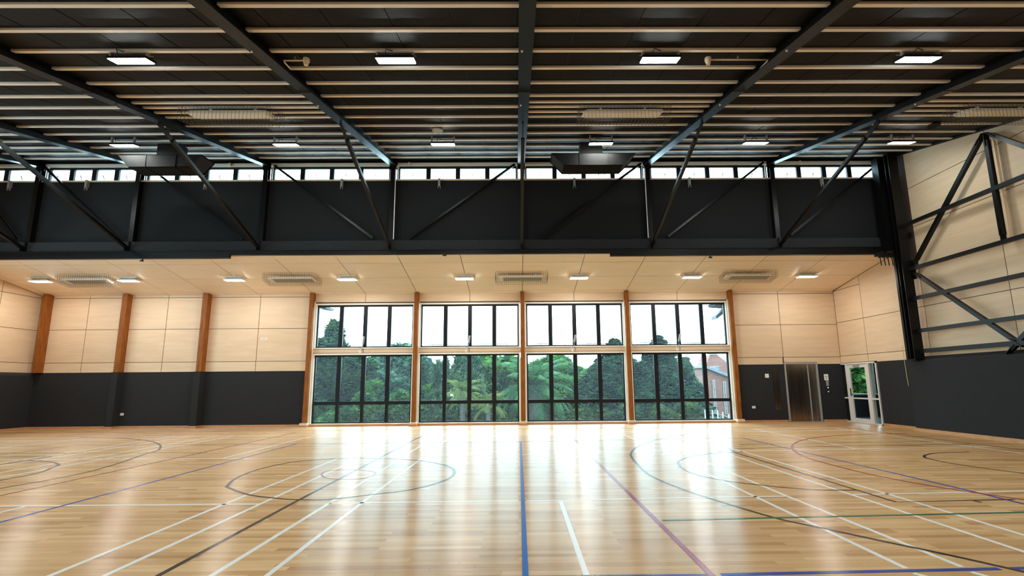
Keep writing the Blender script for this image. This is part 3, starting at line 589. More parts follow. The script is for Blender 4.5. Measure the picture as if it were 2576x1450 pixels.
for k, x in enumerate((-14.3,-10.4,-6.42,-2.01,2.44,6.84,10.6)):  # unseen row of lamps, added to light the near hall
    highbay(x,2.4,'added unseen high bay light over the near court edge, %s' % ['far left','left','left of the middle','middle left','middle right','right','far right'][k],'row of added high bay lights outside the view',.13) 
for x, lab in ((-14.3,'far left'),(-10.6,'left'),(10.6,'right')): highbay(x,7.42,'added high bay light of the near row beyond the %s edge of the view' % lab,'added high bay lights outside the view, near row',.13)  # extra lamps past the ends of the near row, added for light
for x, lab in ((-12,'left'),(-4,'middle'),(4,'right')): highbay(x,-3,'added unseen high bay light at the back of the hall, %s one' % lab,'row of added high bay lights at the back',.10)  # unseen lamps added behind the camera for more light
# low ceiling lights
for k, q in enumerate([(-16.861,17.035,5.196),(-13.767,17.050,5.193),(-10.036,17.040,5.195),(-6.042,16.998,5.203),(-1.878,16.958,5.211),(2.217,16.918,5.219),(6.276,16.772,5.246),(10.433,16.802,5.241)]):
    x, y, z = q; y = 16.98; z = zc(y)-.13
    t = thing('ceiling_light','white batten light under the plywood ceiling, %s' % ['leftmost of eight','second from the left','third from the left','fourth from the left','fifth, left of the middle heater','sixth, right of the middle heater','seventh from the left','rightmost of eight'][k],'light',(x,y,z),'batten lights under the plywood ceiling')
    MB().box(x-.31,x+.31,y-.12,y+.13,z-.006,z+.01).build('diffuser','led2',t)
    MB().prism([(x-.31,y-.125,z-.002),(x-.335,y-.125,z+.03),(x-.325,y-.125,z+.055),(x+.325,y-.125,z+.055),(x+.335,y-.125,z+.03),(x+.31,y-.125,z-.002)],(0,.26,0)).build('lamp_tray','whitem',t)
    MB().box(x-.30,x+.30,y-.06,y+.08,z+.095,zc(y-.06)+.003).build('mounting_plate','whitem',t)
    for sx in (-1,1): MB().box(x+sx*.24-.01,x+sx*.24+.01,y-.05,y+.06,z+.06,z+.10).build('bracket','grey',t)
    MB().box(x+.03,x+.10,y-.20,y-.14,zc(y-.17)-.03,zc(y-.17)+.002).build('junction_box','white',t)
# ================================================================ RADIANT HEATERS in wire cages
def heater(x,y,ztop,slope,lab,grp,L=1.84,W=.56,H=.26,hl=1.5,hw=.34,zoff=0,m='grille',tilt=0):
    t = thing('radiant_heater',lab,'heater',(x,y,ztop-H),grp)
    def P(a,b,c): return Vector((x+a,y+b,ztop+slope*b-c))
    def slab(x0,x1,y0,y1,c0,c1,name,mm): MB().hexa([P(x0,y0,c1),P(x1,y0,c1),P(x1,y1,c1),P(x0,y1,c1),P(x0,y0,c0),P(x1,y0,c0),P(x1,y1,c0),P(x0,y1,c0)]).build(name,mm,t)
    c0 = .10
    slab(-hl/2,hl/2,-hw/2,hw/2,c0,c0+.075,'heater_body','heater')
    slab(-hl/2+.10,hl/2-.02,-hw/2+.02,hw/2-.02,c0+.076,c0+.082,'heater_grille',m)
    slab(-hl/2-.06,-hl/2,-hw/2+.03,hw/2-.03,c0+.01,c0+.07,'terminal_box','heater')
    for sx in (-.5,.5): slab(sx-.02,sx+.02,-.03,.03,0,c0,'bracket','whitem')
    cg = MB(); r = .0024
    nx = 24; 
    for i in range(nx+1):
        a = -L/2+L*i/nx; pts = [P(a,-W/2,0),P(a,-W/2,H),P(a,W/2,H),P(a,W/2,0)]
        for p, q in zip(pts,pts[1:]): cg.bar(p,q,r*1.8)
    for b, c in [(-W/2,.0),(-W/2,.085),(-W/2,.17),(-W/2,H),(-W/4,H),(0,H),(W/4,H),(W/2,H),(W/2,.17),(W/2,.085),(W/2,0)]: cg.bar(P(-L/2,b,c),P(L/2,b,c),r*1.8)
    for a in (-L/2,L/2):
        for i in range(1,6): cg.bar(P(a,-W/2+W*i/6,0),P(a,-W/2+W*i/6,H),r*1.8)
        for c in (.085,.17): cg.bar(P(a,-W/2,c),P(a,W/2,c),r*1.8)
    cg.build('wire_guard','wire',t)
for k, q in enumerate([(-15.125,16.727,5.205),(-7.952,16.738,5.203),(0.160,16.659,5.218),(8.263,16.546,5.239)]):
    y = 16.92; heater(q[0],y,zc(y),-SC,'caged radiant heater under the plywood ceiling, %s' % ['leftmost','above the last timber post before the windows','middle one above the window posts','rightmost'][k],'heaters under the plywood ceiling')
for k, x in enumerate((-6.35,2.42,11.02)):
    heater(x,10.13,zp(10.13)-.0,RS,'large caged radiant heater under the roof battens, %s' % ['left one','right of the central rafter','at the right edge above the braced wall'][k],'heaters under the roof',L=2.0,W=.62,H=.34,hl=1.68,hw=.40,m='heater')
# ================================================================ AIR DUCTS
def duct(bx0,bx1,tx0,tx1,nx0,nx1,lab):
    y0, d, z0, h = 12.7,.58,7.50,.36
    t = thing('air_duct',lab,'duct',((bx0+bx1)/2,y0+d/2,z0),'air ducts below the clerestory')
    m = MB(); T = .012
    def shell(b0,b1,t0,t1,ya,yb,za,zb): return [(b0,ya,za),(b1,ya,za),(b1,yb,za),(b0,yb,za),(t0,ya,zb),(t1,ya,zb),(t1,yb,zb),(t0,yb,zb)]
    # four separate faces so that both mitred mouths stay open
    m.hexa([(bx0,y0,z0),(bx1,y0,z0),(bx1,y0+d,z0),(bx0,y0+d,z0),(bx0,y0,z0+T),(bx1,y0,z0+T),(bx1,y0+d,z0+T),(bx0,y0+d,z0+T)])
    m.hexa([(tx0,y0,z0+h-T),(tx1,y0,z0+h-T),(tx1,y0+d,z0+h-T),(tx0,y0+d,z0+h-T),(tx0,y0,z0+h),(tx1,y0,z0+h),(tx1,y0+d,z0+h),(tx0,y0+d,z0+h)])
    for ya in (y0,y0+d-T): m.prism([(bx0,ya,z0),(bx1,ya,z0),(tx1,ya,z0+h),(tx0,ya,z0+h)],(0,T,0))
    m.build('duct_shell','duct',t)
    L = bx1-bx0
    for f in (.27,.75):
        xx = bx0+L*f; MB().box(xx-.008,xx+.008,y0-.012,y0,z0-.012,z0+h).box(xx-.008,xx+.008,y0-.012,y0+d,z0-.012,z0).build('seam_flange','duct',t)
    for s, b_, t_ in ((-1,bx0,tx0),(1,bx1,tx1)):
        # dark sheet just inside each mouth, standing in for the shaded interior
        MB().hexa([(b_-s*.03,y0+.02,z0+.02),(b_-s*.035,y0+.02,z0+.02),(b_-s*.035,y0+d-.02,z0+.02),(b_-s*.03,y0+d-.02,z0+.02),(t_-s*.03,y0+.02,z0+h-.02),(t_-s*.035,y0+.02,z0+h-.02),(t_-s*.035,y0+d-.02,z0+h-.02),(t_-s*.03,y0+d-.02,z0+h-.02)]).build('mouth_shade_sheet','ductgap',t)
    MB().box(nx0,nx1,y0+.25,y0+.56,z0+h,zp(y0)+.05).build('duct_neck','duct',t)
a = [(1.320,12.700,7.503)[0],(2.970,12.700,7.496)[0],(0.983,12.700,7.811)[0],(3.328,12.700,7.802)[0],(1.828,12.700,7.867)[0],(2.462,12.700,7.864)[0]]
duct(*a,'dark square air duct with slanted open ends, right of the central rafter')
a = [(-10.696,12.700,7.508)[0],(-8.988,12.700,7.501)[0],(-11.018,12.700,7.825)[0],(-8.702,12.700,7.815)[0],(-10.155,12.700,7.915)[0],(-9.510,12.700,7.913)[0]]
duct(*a,'dark square air duct with slanted open ends, at the left of the hall')
# ================================================================ DETECTORS
for k, (hx, ax) in enumerate((( (-3.571,7.445,6.915)[0], (-3.956,7.443,6.914)[0]),((3.313,7.474,6.922)[0], (4.354,7.447,6.915)[0]))):
    yy = 7.55; z = zp(yy)-.05
    t = thing('smoke_detector','cream smoke detector on a bent conduit arm, %s' % ('off the rafter left of the middle' if k == 0 else 'off the rafter right of the middle'),'detector',(hx,yy,z-.1))
    MB().tube([(hx,yy,z),(ax,yy,z),(ax,yy+.04,z-.01),(ax,yy+.26,z+.02)],.014).build('conduit_arm','cream',t,True)
    MB().tube([(hx,yy,z+.03),(hx,yy,z-.02),(hx,yy,z-.04),(hx,yy,z-.09)],[.055,.055,.045,.035],16).build('detector_head','cream',t)
    MB().box((hx+ax)/2-.01,(hx+ax)/2+.01,yy-.02,yy+.02,z-.0,z+.06).build('pipe_clip','grey',t)
for k, q in enumerate(((-9.579,15.350,8.832),(-3.591,15.350,8.806),(9.622,15.350,8.921))):
    tag(MB().tube([(q[0],YH+.10,8.89),(q[0],YH+.10,8.82),(q[0],YH+.10,8.79)],[.05,.05,.03],14).build('motion_sensor','cream'),'small cream dome sensor on the clerestory head, %s' % ['above the left duct mouth','left of the central post','near the right end'][k],'sensor','dome sensors on the clerestory head')
q = (-2.036,11.760,8.050); tag(MB().tube([(q[0],q[1],q[2]),(q[0],q[1],q[2]-.03)],.14,20).build('ceiling_speaker','grey'),'flat grey disc fixed between the battens above the centre','speaker')
q = (10.705,11.452,7.977); tag(MB().tube([(q[0],q[1],q[2]),(q[0],q[1],q[2]-.03)],.14,20).build('ceiling_speaker','duct'),'dark disc fixed between the battens near the right wall','speaker')
q0 = (12.380,15.072,3.463); 
tag(MB().tube([(XD-.03,15.17,2.60),(XD-.03,15.17,2.2),(XD-.035,15.15,1.7),(XD-.03,15.14,1.35)],.008,6).build('pull_cord','cord'),'thin yellowish cord hanging by the corner of the right dado','cord')
# ================================================================ GLAZED DOOR in the right wall
t = root('door_1',(XR,17.84,0)); ya, yb = 16.84, 18.84
fx0, fx1 = XR-.04, XR+.10
fm = MB()
for y_ in (ya,yb-.05): fm.box(fx0,fx1,y_,y_+.05,0,2.18)
fm.box(fx0,fx1,ya,yb,2.13,2.18)
for y_ in (17.25,18.42): fm.box(fx0,fx1,y_-.03,y_+.03,0,2.13)
fm.box(fx0,fx1,ya,17.25,0,.04).box(fx0,fx1,18.42,yb,0,.04)
fm.build('door_frame','door_white',t)
for y0_, y1_ in ((ya+.05,17.22),(18.45,yb-.05)):
    MB().box(fx0+.02,fx1-.02,y0_,y1_,.86,.91).build('transom','door_white',t)
    MB().box(XR+.02,XR+.032,y0_,y1_,.04,.86).build('pane','glass',t); MB().box(XR+.02,XR+.032,y0_,y1_,.91,2.13).build('pane','glass',t)
l0, l1 = 17.29, 18.38; d = MB()
d.box(XR-.01,XR+.04,l0,l0+.16,.01,2.12).box(XR-.01,XR+.04,l1-.13,l1,.01,2.12).box(XR-.01,XR+.04,l0+.16,l1-.13,2.0,2.12).box(XR-.01,XR+.04,l0+.16,l1-.13,.01,.16).box(XR-.01,XR+.04,l0+.16,l1-.13,.86,.91)
dl = d.build('door_leaf','door_white',t)
MB().box(XR+.01,XR+.022,l0+.16,l1-.13,.16,.86).build('pane','glass',dl); MB().box(XR+.01,XR+.022,l0+.16,l1-.13,.91,2.0).build('pane','glass',dl)
MB().box(XR-.06,XR-.01,17.7,18.0,2.03,2.10).build('door_closer','grey',dl)
MB().box(XR-.02,XR-.01,18.29,18.33,.95,1.25).bar((XR-.03,18.31,1.03),(XR-.03,18.20,1.03),.02).bar((XR-.03,18.31,1.03),(XR-.01,18.31,1.03),.02).build('door_handle','girt',dl)
# lobby beyond the door: dark room with one window to the garden
lb = struct(MB().box(XR+.3,16.6,14.0,14.1,0,2.6).box(XR+.3,16.7,21.0,21.1,0,.95).box(XR+.3,16.7,21.0,21.1,2.35,2.6).box(XR+.3,13.1,21.0,21.1,.95,2.35).box(XR+.3,16.7,14.0,21.1,2.5,2.6).box(XR+.3,16.7,14.0,21.1,-.1,0).box(16.6,16.7,14.0,21.1,0,2.6).build('wall_lobby','felt'))
MB().box(13.1,16.6,20.95,21.15,.92,.97).build('window_sill','reveal',lb)
for xx in (14.2,15.4): MB().box(xx-.03,xx+.03,21.0,21.08,.97,2.35).build('mullion','alu',lb)
# ================================================================ OUTSIDE
def leafmat(name, c0, c1, c2, tr_=.25):
    m = bpy.data.materials.new(name); m.use_nodes = True; nt = m.node_tree; b = nt.nodes['Principled BSDF']; b.inputs['Roughness'].default_value = .5; b.inputs['Specular IOR Level'].default_value = .08
    g = nt.nodes.new('ShaderNodeNewGeometry'); r = nt.nodes.new('ShaderNodeValToRGB'); e = r.color_ramp.elements
    e[0].color = (*c0,1); e[1].color = (*c2,1); e[0].position = .36; e[1].position = .66; k = e.new(.5); k.color = (*c1,1)
    n = nt.nodes.new('ShaderNodeTexNoise'); n.inputs['Scale'].default_value = 1.4; n.inputs['Detail'].default_value = 3  # clump-sized noise paints lit and shaded patches into the leaf colour
    nt.links.new(g.outputs['Position'], n.inputs['Vector'])
    a = nt.nodes.new('ShaderNodeMath'); a.operation = 'MULTIPLY_ADD'; a.inputs[1].default_value = .22; nt.links.new(g.outputs['Random Per Island'], a.inputs[0])
    s = nt.nodes.new('ShaderNodeMath'); s.operation = 'MULTIPLY'; s.inputs[1].default_value = .80; nt.links.new(n.outputs['Fac'], s.inputs[0]); nt.links.new(s.outputs[0], a.inputs[2])
    nt.links.new(a.outputs[0], r.inputs['Fac']); nt.links.new(r.outputs['Color'], b.inputs['Base Color'])
    t_ = nt.nodes.new('ShaderNodeBsdfTranslucent'); nt.links.new(r.outputs['Color'], t_.inputs[0]); mx = nt.nodes.new('ShaderNodeMixShader'); mx.inputs[0].default_value = tr_
    nt.links.new(b.outputs[0], mx.inputs[1]); nt.links.new(t_.outputs[0], mx.inputs[2]); nt.links.new(mx.outputs[0], nt.nodes['Material Output'].inputs[0]); return m
_lm = leafmat
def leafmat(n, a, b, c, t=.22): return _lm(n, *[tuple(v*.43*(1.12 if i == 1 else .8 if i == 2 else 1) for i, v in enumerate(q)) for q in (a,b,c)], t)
LM = {'dark':leafmat('leaf_dark',(.004,.022,.016),(.016,.065,.028),(.075,.17,.035)),
      'cedar':leafmat('leaf_cedar',(.004,.018,.016),(.012,.05,.034),(.055,.13,.06)),
      'light':leafmat('leaf_light',(.02,.07,.03),(.06,.18,.05),(.19,.38,.08),.35),
      'pale':leafmat('leaf_pale',(.02,.07,.05),(.09,.20,.13),(.32,.45,.28),.35),
      'olive':leafmat('leaf_olive',(.012,.028,.014),(.035,.075,.028),(.11,.17,.045)),
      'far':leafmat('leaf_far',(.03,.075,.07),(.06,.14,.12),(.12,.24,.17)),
      'palm':leafmat('leaf_palm',(.03,.10,.05),(.06,.19,.08),(.16,.32,.12),.3),
      'straw':leafmat('leaf_straw',(.12,.16,.05),(.24,.28,.09),(.45,.42,.16),.3)}
M['bark'] = mottle(mat('bark',(.1,.08,.06),.9), 6, (.020,.018,.014),(.055,.045,.036), sc=(3,3,.6))
def leaves(mb, c, rad, n, size, rr_, flat=1.0, droop=0.0, elong=1.6):
    V, F = mb.v, mb.f
    for _ in range(n):
        while True:
            u = Vector((rr_.uniform(-1,1),rr_.uniform(-1,1),rr_.uniform(-1,1)))
            l = u.length
            if .25 < l < 1: break
        u = u*(.55+.45*l)/l if rr_.random() < .6 else u
        p = Vector(c)+Vector((u.x*rad[0],u.y*rad[1],u.z*rad[2]))
        a = Vector((rr_.gauss(0,1),rr_.gauss(0,1),rr_.gauss(0,.5)*flat-droop*1.5)).normalized()
        b = a.cross(Vector((rr_.gauss(0,1),rr_.gauss(0,1),rr_.gauss(0,1)))).normalized()
        s = size*rr_.uniform(.6,1.4); i = len(V)
        s *= 1.5; V += [tuple(p-a*s*elong/2), tuple(p+b*s*.35), tuple(p+a*s*elong/2), tuple(p-b*s*.35)]; F.append((i,i+1,i+2,i+3))
def tree(name, x, y, zb, h, w_, lm, lab, seed, n=9000, size=.16, kind='round', cat='tree', grp='trees outside the windows'):
    rr_ = random.Random(seed); t = thing(name, lab, cat, (x,y,zb), grp)
    tk = MB().tube([(x,y,zb),(x+.1,y,zb+h*.35),(x-.05,y,zb+h*.85)],[max(.08,w_*.05),w_*.035,.03],8)
    cr = MB(); blobs = []
    if kind == 'round':
        for _ in range(22):
            a = rr_.uniform(0,6.28); e = rr_.uniform(-.85,1); q = math.sqrt(max(0,1-e*e))*rr_.uniform(.35,1)
            blobs.append((x+math.cos(a)*q*w_*.42, y+math.sin(a)*q*w_*.35, zb+h*.56+e*h*.40, w_*rr_.uniform(.13,.2)))
        nb = n//len(blobs)
        for b in blobs: leaves(cr,b[:3],(b[3]*1.15,b[3]*1.1,b[3]*.85),nb,size,rr_)
    elif kind == 'cedar':
        for i in range(34):
            f = (i+.5)/34; zz = zb+h*(.06+.90*f); ra = w_*.5*(1-f**1.7)*rr_.uniform(.7,1.15)+.12; a = rr_.uniform(0,6.28) if i%3 else -1.57+rr_.uniform(-1,1)
            for j in range(5):
                aa = a+j*1.257+rr_.uniform(-.3,.3); q = ra*.58; bx = x+math.cos(aa)*q; by = y+math.sin(aa)*q*.7
                tk.bar((x,y,zz-.1),(bx,by,zz),.05)
                leaves(cr,(bx,by,zz),(ra*.5,ra*.4,h*.022+.06),n//170,size,rr_,flat=.25)
    elif kind == 'weep':
        for i in range(46):
            f = rr_.random(); a = rr_.uniform(0,6.28); q = w_*.5*math.sqrt(rr_.random())*(1-.55*f); bx = x+math.cos(a)*q; by = y+math.sin(a)*q; zz = zb+h*(.25+.72*f)
            leaves(cr,(bx,by,zz),(w_*.07,w_*.07,h*.09),n//46,size,rr_,droop=1.1,elong=2.6)
    elif kind == 'spire':
        for i in range(26):
            f = (i+.5)/26; ra = w_*.5*(1-f)**.75+.12
            for j in range(3):
                a = rr_.uniform(0,6.28); leaves(cr,(x+math.cos(a)*ra*.5,y+math.sin(a)*ra*.5,zb+h*(.1+.86*f)),(ra*.55,ra*.5,h*.045),n//78,size,rr_,elong=2)
    tk.build('trunk','bark',t); c = cr.build('crown',LM[lm],t); c['kind'] = 'stuff'
    return t
ZG = -3.6
struct(MB().box(-40,45,19.3,80,ZG-.2,ZG).build('ground',mottle(mat('garden_ground',(.08,.12,.05),.9), 2,(.05,.09,.035),(.12,.16,.06))))
def top_z(py_, d): return 0
TR = [('broadleaf_tree',(-10.196,27.000,5.141),5.0,'dark','tall dark green tree in the leftmost tall window',11,16000,.17,'spire'),
      ('broadleaf_tree',(-10.390,26.000,3.834),4.6,'dark','lower dark tree at the left edge of the leftmost tall window',12,15000,.17,'round'),
      ('broadleaf_tree',(-8.950,26.500,3.823),3.6,'dark','rounded dark tree beside the second mullion of the leftmost window',13,13000,.17,'round'),
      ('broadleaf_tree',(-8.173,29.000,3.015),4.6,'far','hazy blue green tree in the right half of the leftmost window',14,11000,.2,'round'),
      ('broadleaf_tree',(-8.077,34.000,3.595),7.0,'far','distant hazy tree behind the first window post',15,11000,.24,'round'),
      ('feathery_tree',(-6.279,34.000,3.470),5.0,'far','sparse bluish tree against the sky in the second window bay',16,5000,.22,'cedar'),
      ('willow_tree',(-2.829,25.000,3.016),3.6,'pale','pale drooping willow in the second window bay from the left',17,15000,.12,'weep'),
      ('willow_tree',(-3.860,24.500,2.498),2.0,'pale','smaller pale drooping tree left of the willow',18,7000,.12,'weep'),
      ('leafy_tree',(-1.952,30.000,2.942),5.4,'light','mid green tree in the middle of the second window bay',19,12000,.2,'round'),
      ('leafy_tree',(-0.429,31.000,2.927),5.4,'light','bright green tree just left of the middle post',20,12000,.2,'round'),
      ('leafy_tree',(1.564,33.000,3.405),6.5,'light','bright leafy tree behind the large palm',21,13000,.2,'round'),
      ('leafy_tree',(3.108,31.000,3.024),5.4,'light','bright leafy tree right of the palm in the third window bay',22,12000,.2,'round'),
      ('cedar_tree',(5.404,27.000,4.131),7.0,'cedar','dark layered cedar at the right of the third window bay',23,26000,.15,'cedar'),
      ('cedar_tree',(8.151,28.000,4.371),7.2,'cedar','dark layered cedar in the left half of the rightmost window bay',24,26000,.15,'cedar'),
      ('cedar_tree',(6.080,25.000,2.700),4.6,'cedar','lower dark cedar behind the third window post',26,18000,.14,'cedar'),
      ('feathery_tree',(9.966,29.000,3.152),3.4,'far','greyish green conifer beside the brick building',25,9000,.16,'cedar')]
for nm, q, wd_, lm, lab, sd, n, sz, kd in TR:
    tree(nm,q[0],q[1],ZG,q[2]-ZG,wd_,lm,lab,sd,n,sz,kd)
# hedge and shrubs filling the lower panes
SH = [((-9.467,23.500,0.970),'dark'),((-8.251,22.800,0.530),'light'),((-7.391,23.200,0.777),'dark'),((-7.554,25.500,1.710),'light'),((-6.381,22.600,0.611),'olive'),((-5.862,24.500,1.203),'light'),((-5.165,22.800,0.681),'olive'),((-4.772,26.000,1.689),'light'),((-3.976,22.800,0.492),'olive'),
      ((-3.023,23.200,0.283),'olive'),((-1.553,23.400,0.351),'olive'),((-1.079,25.500,0.845),'dark'),((-2.356,26.000,1.152),'dark'),((2.366,25.000,1.026),'dark'),((0.781,26.000,0.815),'dark'),((2.902,23.000,0.421),'olive'),((4.239,23.200,0.583),'olive'),((5.504,23.000,0.670),'cedar'),((6.643,22.800,0.487),'olive'),((8.145,23.400,0.541),'olive'),((-0.247,24.000,0.309),'olive'),((1.538,23.400,0.140),'olive')]
for k, (q, lm) in enumerate(SH):
    h = q[2]-ZG; c = {'dark':'dark green','light':'bright green','olive':'olive green','cedar':'bluish green'}[lm]
    edges = [-7.9,-3.9,.2,4.25,8.3]; xb = q[0]*18.8/q[1]; bi = max(0,min(3,sum(xb > e for e in edges)-1)); pn = ['first','second','third','fourth'][max(0,min(3,int((xb-edges[bi])/1.02)))]
    bay = 'leftmost' if q[0] < -4.5 else 'second' if q[0] < .3 else 'third' if q[0] < 5.4 else 'rightmost'
    tree('garden_shrub',q[0],q[1],ZG,h,2.3,lm,'%s shrub, %s bottom pane of %s window bay, %s' % (c,pn,bay,'near' if q[1] < 23.1 else 'further back'),100+k,6500,.12,'round','shrub','%s shrubs in the %s window bay' % (c,bay))
# large date palm
def frond_mesh(L, arch, nleaf, lw, ll, seed):
    rr_ = random.Random(seed); mb = MB(); pts = []
    for i in range(13):
        f = i/12; ang = arch[0]-(arch[0]-arch[1])*f**1.2
        if i == 0: p = Vector((0,0,0))
        else: p = p+Vector((math.cos(ang),0,math.sin(ang)))*L/12
        pts.append(p.copy())
    mb.tube(pts,[.03*(1-.8*i/12) for i in range(13)],5)
    for k in range(nleaf):
        f = .12+.88*k/nleaf; i = min(int(f*12),11); g_ = f*12-i; p = pts[i].lerp(pts[i+1],g_); d = (pts[i+1]-pts[i]).normalized()
        l = ll*math.sin(math.pi*min(1,f*.9+.12))**.6
        for s in (-1,1):
            e = (Vector((0,s,0))*.85+d*.7+Vector((0,0,-.35+rr_.uniform(-.15,.15)))).normalized()*l; n_ = d*lw/2; b = len(mb.v)
            mb.v += [tuple(p-n_),tuple(p+n_),tuple(p+e*.6+n_*.8+Vector((0,0,-.02))),tuple(p+e+Vector((0,0,-.10*l)))]; mb.f.append((b,b+1,b+2,b+3))
    me = bpy.data.meshes.new('frond'); me.from_pydata([tuple(v) for v in mb.v],[],mb.f); return me
def palm(c, zb, L, n, lab, ml, seed, lw=.045, ll=.55, nleaf=46, name='date_palm', trk=.3):
    rr_ = random.Random(seed); t = thing(name,lab,'palm',(c[0],c[1],zb),'palms outside the windows')
    MB().tube([(c[0],c[1],zb),(c[0],c[1],c[2]-.6),(c[0],c[1],c[2])],[trk*1.1,trk,trk*.8],12).build('trunk','bark',t)
    meshes = [frond_mesh(L,ar,nleaf,lw,ll,seed+i) for i, ar in enumerate(((1.35,-.1),(1.0,-.6),(.6,-.95),(.2,-1.25),(-.25,-1.45)))]
    for me in meshes: me.materials.append(LM[ml])
    for k in range(n):
        o = bpy.data.objects.new('frond',meshes[k%5]); COL.objects.link(o); o.parent = t; o.location = (0,0,c[2]-zb)
        o.rotation_euler = (rr_.uniform(-.15,.15),rr_.uniform(-.1,.1),k*2.39996+rr_.uniform(-.2,.2)); s = rr_.uniform(.85,1.1); o.scale = (s,s,s)
palm((0.821,24.000,1.152),ZG,2.6,44,'large date palm with arching fronds outside the middle window post','palm',3)
palm((-2.542,22.800,1.108),ZG,1.15,30,'small yellowish cabbage palm in front of the willow','straw',5,lw=.03,ll=.35,nleaf=20,name='cabbage_palm',trk=.12)
palm((-1.367,22.800,0.522),ZG,1.2,22,'low yellowish palm tuft in the third pane of the second bay','straw',6,lw=.03,ll=.35,nleaf=20,name='cabbage_palm',trk=.1)
# brick church building beyond the rightmost window
M['brick'] = mat('red_brick',(.40,.12,.08),.8)
br = nd(M['brick'],'ShaderNodeTexBrick'); v = coords(M['brick'],(1,1,1)); sx = nd(M['brick'],'ShaderNodeSeparateXYZ'); cb = nd(M['brick'],'ShaderNodeCombineXYZ')
lk(M['brick'],v,sx.inputs[0]); lk(M['brick'],sx.outputs[0],cb.inputs[0]); lk(M['brick'],sx.outputs[2],cb.inputs[1]); lk(M['brick'],cb.outputs[0],br.inputs['Vector'])
br.inputs['Scale'].default_value = 1; br.inputs['Brick Width'].default_value = .24; br.inputs['Row Height'].default_value = .085; br.inputs['Mortar Size'].default_value = .008
br.inputs['Color1'].default_value = (.115,.030,.022,1); br.inputs['Color2'].default_value = (.15,.045,.032,1); br.inputs['Mortar'].default_value = (.17,.11,.09,1)
lk(M['brick'],br.outputs['Color'],M['brick'].node_tree.nodes['Principled BSDF'].inputs['Base Color'])
M['slate'] = mottle(mat('slate_roof',(.3,.35,.4),.6), 4, (.07,.09,.11),(.12,.14,.165)); M['stone'] = mat('pale_stone',(.22,.21,.20),.7); M['leaded'] = mottle(mat('leaded_glass',(.1,.12,.13),.2), 14,(.015,.025,.03),(.14,.16,.17))
t = thing('brick_church','red brick church with slate roof beyond the rightmost window pane','building',(16,36,ZG))
def BY(x, y, d): return (x,y,d)
q = [(12.744,33.000,2.511),(14.669,33.000,1.565),(14.433,33.000,-1.433),(12.473,33.000,-1.415)]
MB().prism([(q[0][0],33,q[0][2]),(q[1][0]+3,33,q[1][2]-1.0),(q[1][0]+3,33,ZG),(q[0][0],33,ZG)],(0,4,0)).build('front_wall','brick',t)
MB().hexa([(q[0][0]-.2,32.8,q[0][2]),(q[1][0]+3,32.8,q[1][2]-1.1),(q[1][0]+3,37,q[1][2]-1.1),(q[0][0]-.2,37,q[0][2]),(q[0][0]-.2,32.8,q[0][2]+.18),(q[1][0]+3,32.8,q[1][2]-.9),(q[1][0]+3,37,q[1][2]-.9),(q[0][0]-.2,37,q[0][2]+.18)]).build('verge_roof','slate',t)
for a, c in (((13.133,32.980,1.631),(13.227,32.980,-0.776)),((13.823,32.980,1.519),(13.937,32.980,-0.524))):
    wdw = MB().box(a[0]-.03,c[0]+.03,32.94,32.99,c[2]-.05,a[2]+.05).build('lancet_window','stone',t); MB().box(a[0]+.03,c[0]-.03,32.91,32.95,c[2],a[2]).build('pane','leaded',wdw)
g0 = (15.775,40.000,2.723); g1 = (17.051,40.000,2.713); ap = (16.144,40.000,3.760)
MB().prism([(g0[0]-.4,40,ZG),(g1[0]+.6,40,ZG),(g1[0]+.6,40,g1[2]),(ap[0]+.3,40,ap[2]),(ap[0]-.3,40,ap[2]),(g0[0]-.4,40,g0[2])],(0,2,0)).build('gable_wall','brick',t)
MB().box(ap[0]-.3,ap[0]+.3,39.9,40.5,ap[2],ap[2]+.5).build('gable_cap','stone',t)
r0_ = (17.916,44.000,3.662); r1_ = (19.713,44.000,3.540)
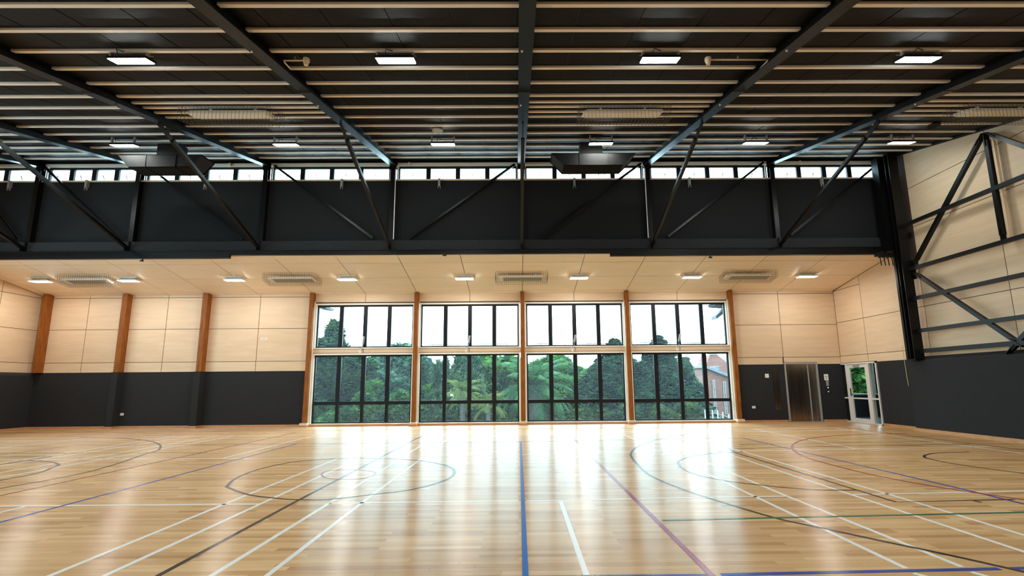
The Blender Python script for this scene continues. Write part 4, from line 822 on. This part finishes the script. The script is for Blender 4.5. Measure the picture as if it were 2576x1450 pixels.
MB().hexa([(r0_[0],43,g0[2]-1.5),(r1_[0]+5,43,g0[2]-1.5),(r1_[0]+5,47,r0_[2]),(r0_[0],47,r0_[2]),(r0_[0],43,g0[2]-1.2),(r1_[0]+5,43,g0[2]-1.2),(r1_[0]+5,47,r0_[2]+.3),(r0_[0],47,r0_[2]+.3)]).build('main_roof','slate',t)
MB().box(r0_[0],r1_[0]+5,43.2,43.4,ZG,g0[2]-1.3).build('nave_wall','brick',t)
w0 = (13.495,38.000,2.674); w1 = (14.690,38.000,2.880)
MB().box(w0[0],w1[0]+1,38,41,ZG,w0[2]-.3).build('side_wing','brick',t); MB().prism([(w0[0],38,w0[2]-.3),(w1[0]+1,38,w1[2]-.1),(w1[0]+1,38,w1[2]-.5),(w0[0],38,w0[2]-.7)],(0,3,0)).build('wing_roof','slate',t)
# stainless cable balustrade just outside
rail = thing('cable_balustrade','grey post and cable balustrade outside the bottom right pane','railing',(8.2,20.4,-.6))
FP = [(7.709,20.400,0.385),(8.020,20.400,0.366),(8.233,20.400,0.348),(8.442,20.400,0.282),(8.683,20.400,0.200)]
for q in FP: MB().tube([(q[0],20.4,-.6),(q[0],20.4,q[2]),(q[0],20.4,q[2]+.02)],[.025,.025,.012],10).build('rail_post','grey',rail)
for dz in (.12,.27):
    MB().tube([(q[0],20.4,q[2]-dz) for q in FP],.006,5).build('cable','grey',rail)
# roof eaves outside the top corners of the windows
MB().prism([(-7.984,19.100,4.702),(-7.556,19.100,4.635),(-7.582,19.100,4.539),(-7.978,19.100,4.590)],(0,.8,0)).build('eave_bracket','alu',wf)
MB().prism([(7.922,19.100,4.671),(8.497,19.100,4.667),(8.487,19.100,4.538),(7.979,19.100,4.573)],(0,.8,0)).build('eave_bracket','alu',wf)
MB().prism([(7.998,19.300,4.152),(8.666,19.300,4.683),(8.651,19.300,4.488),(8.020,19.300,4.023)],(0,.5,0)).build('roof_outrigger','slate',wf)
# garden trees seen through the glazed door
tree('broadleaf_tree',16.2,25,ZG,7.2,5,'light','bright leaning tree seen through the glazed door',301,12000,.16,'round')
tree('broadleaf_tree',20.5,29,ZG,7.5,6,'dark','dark tree seen through the glazed door sidelight',302,12000,.18,'round')
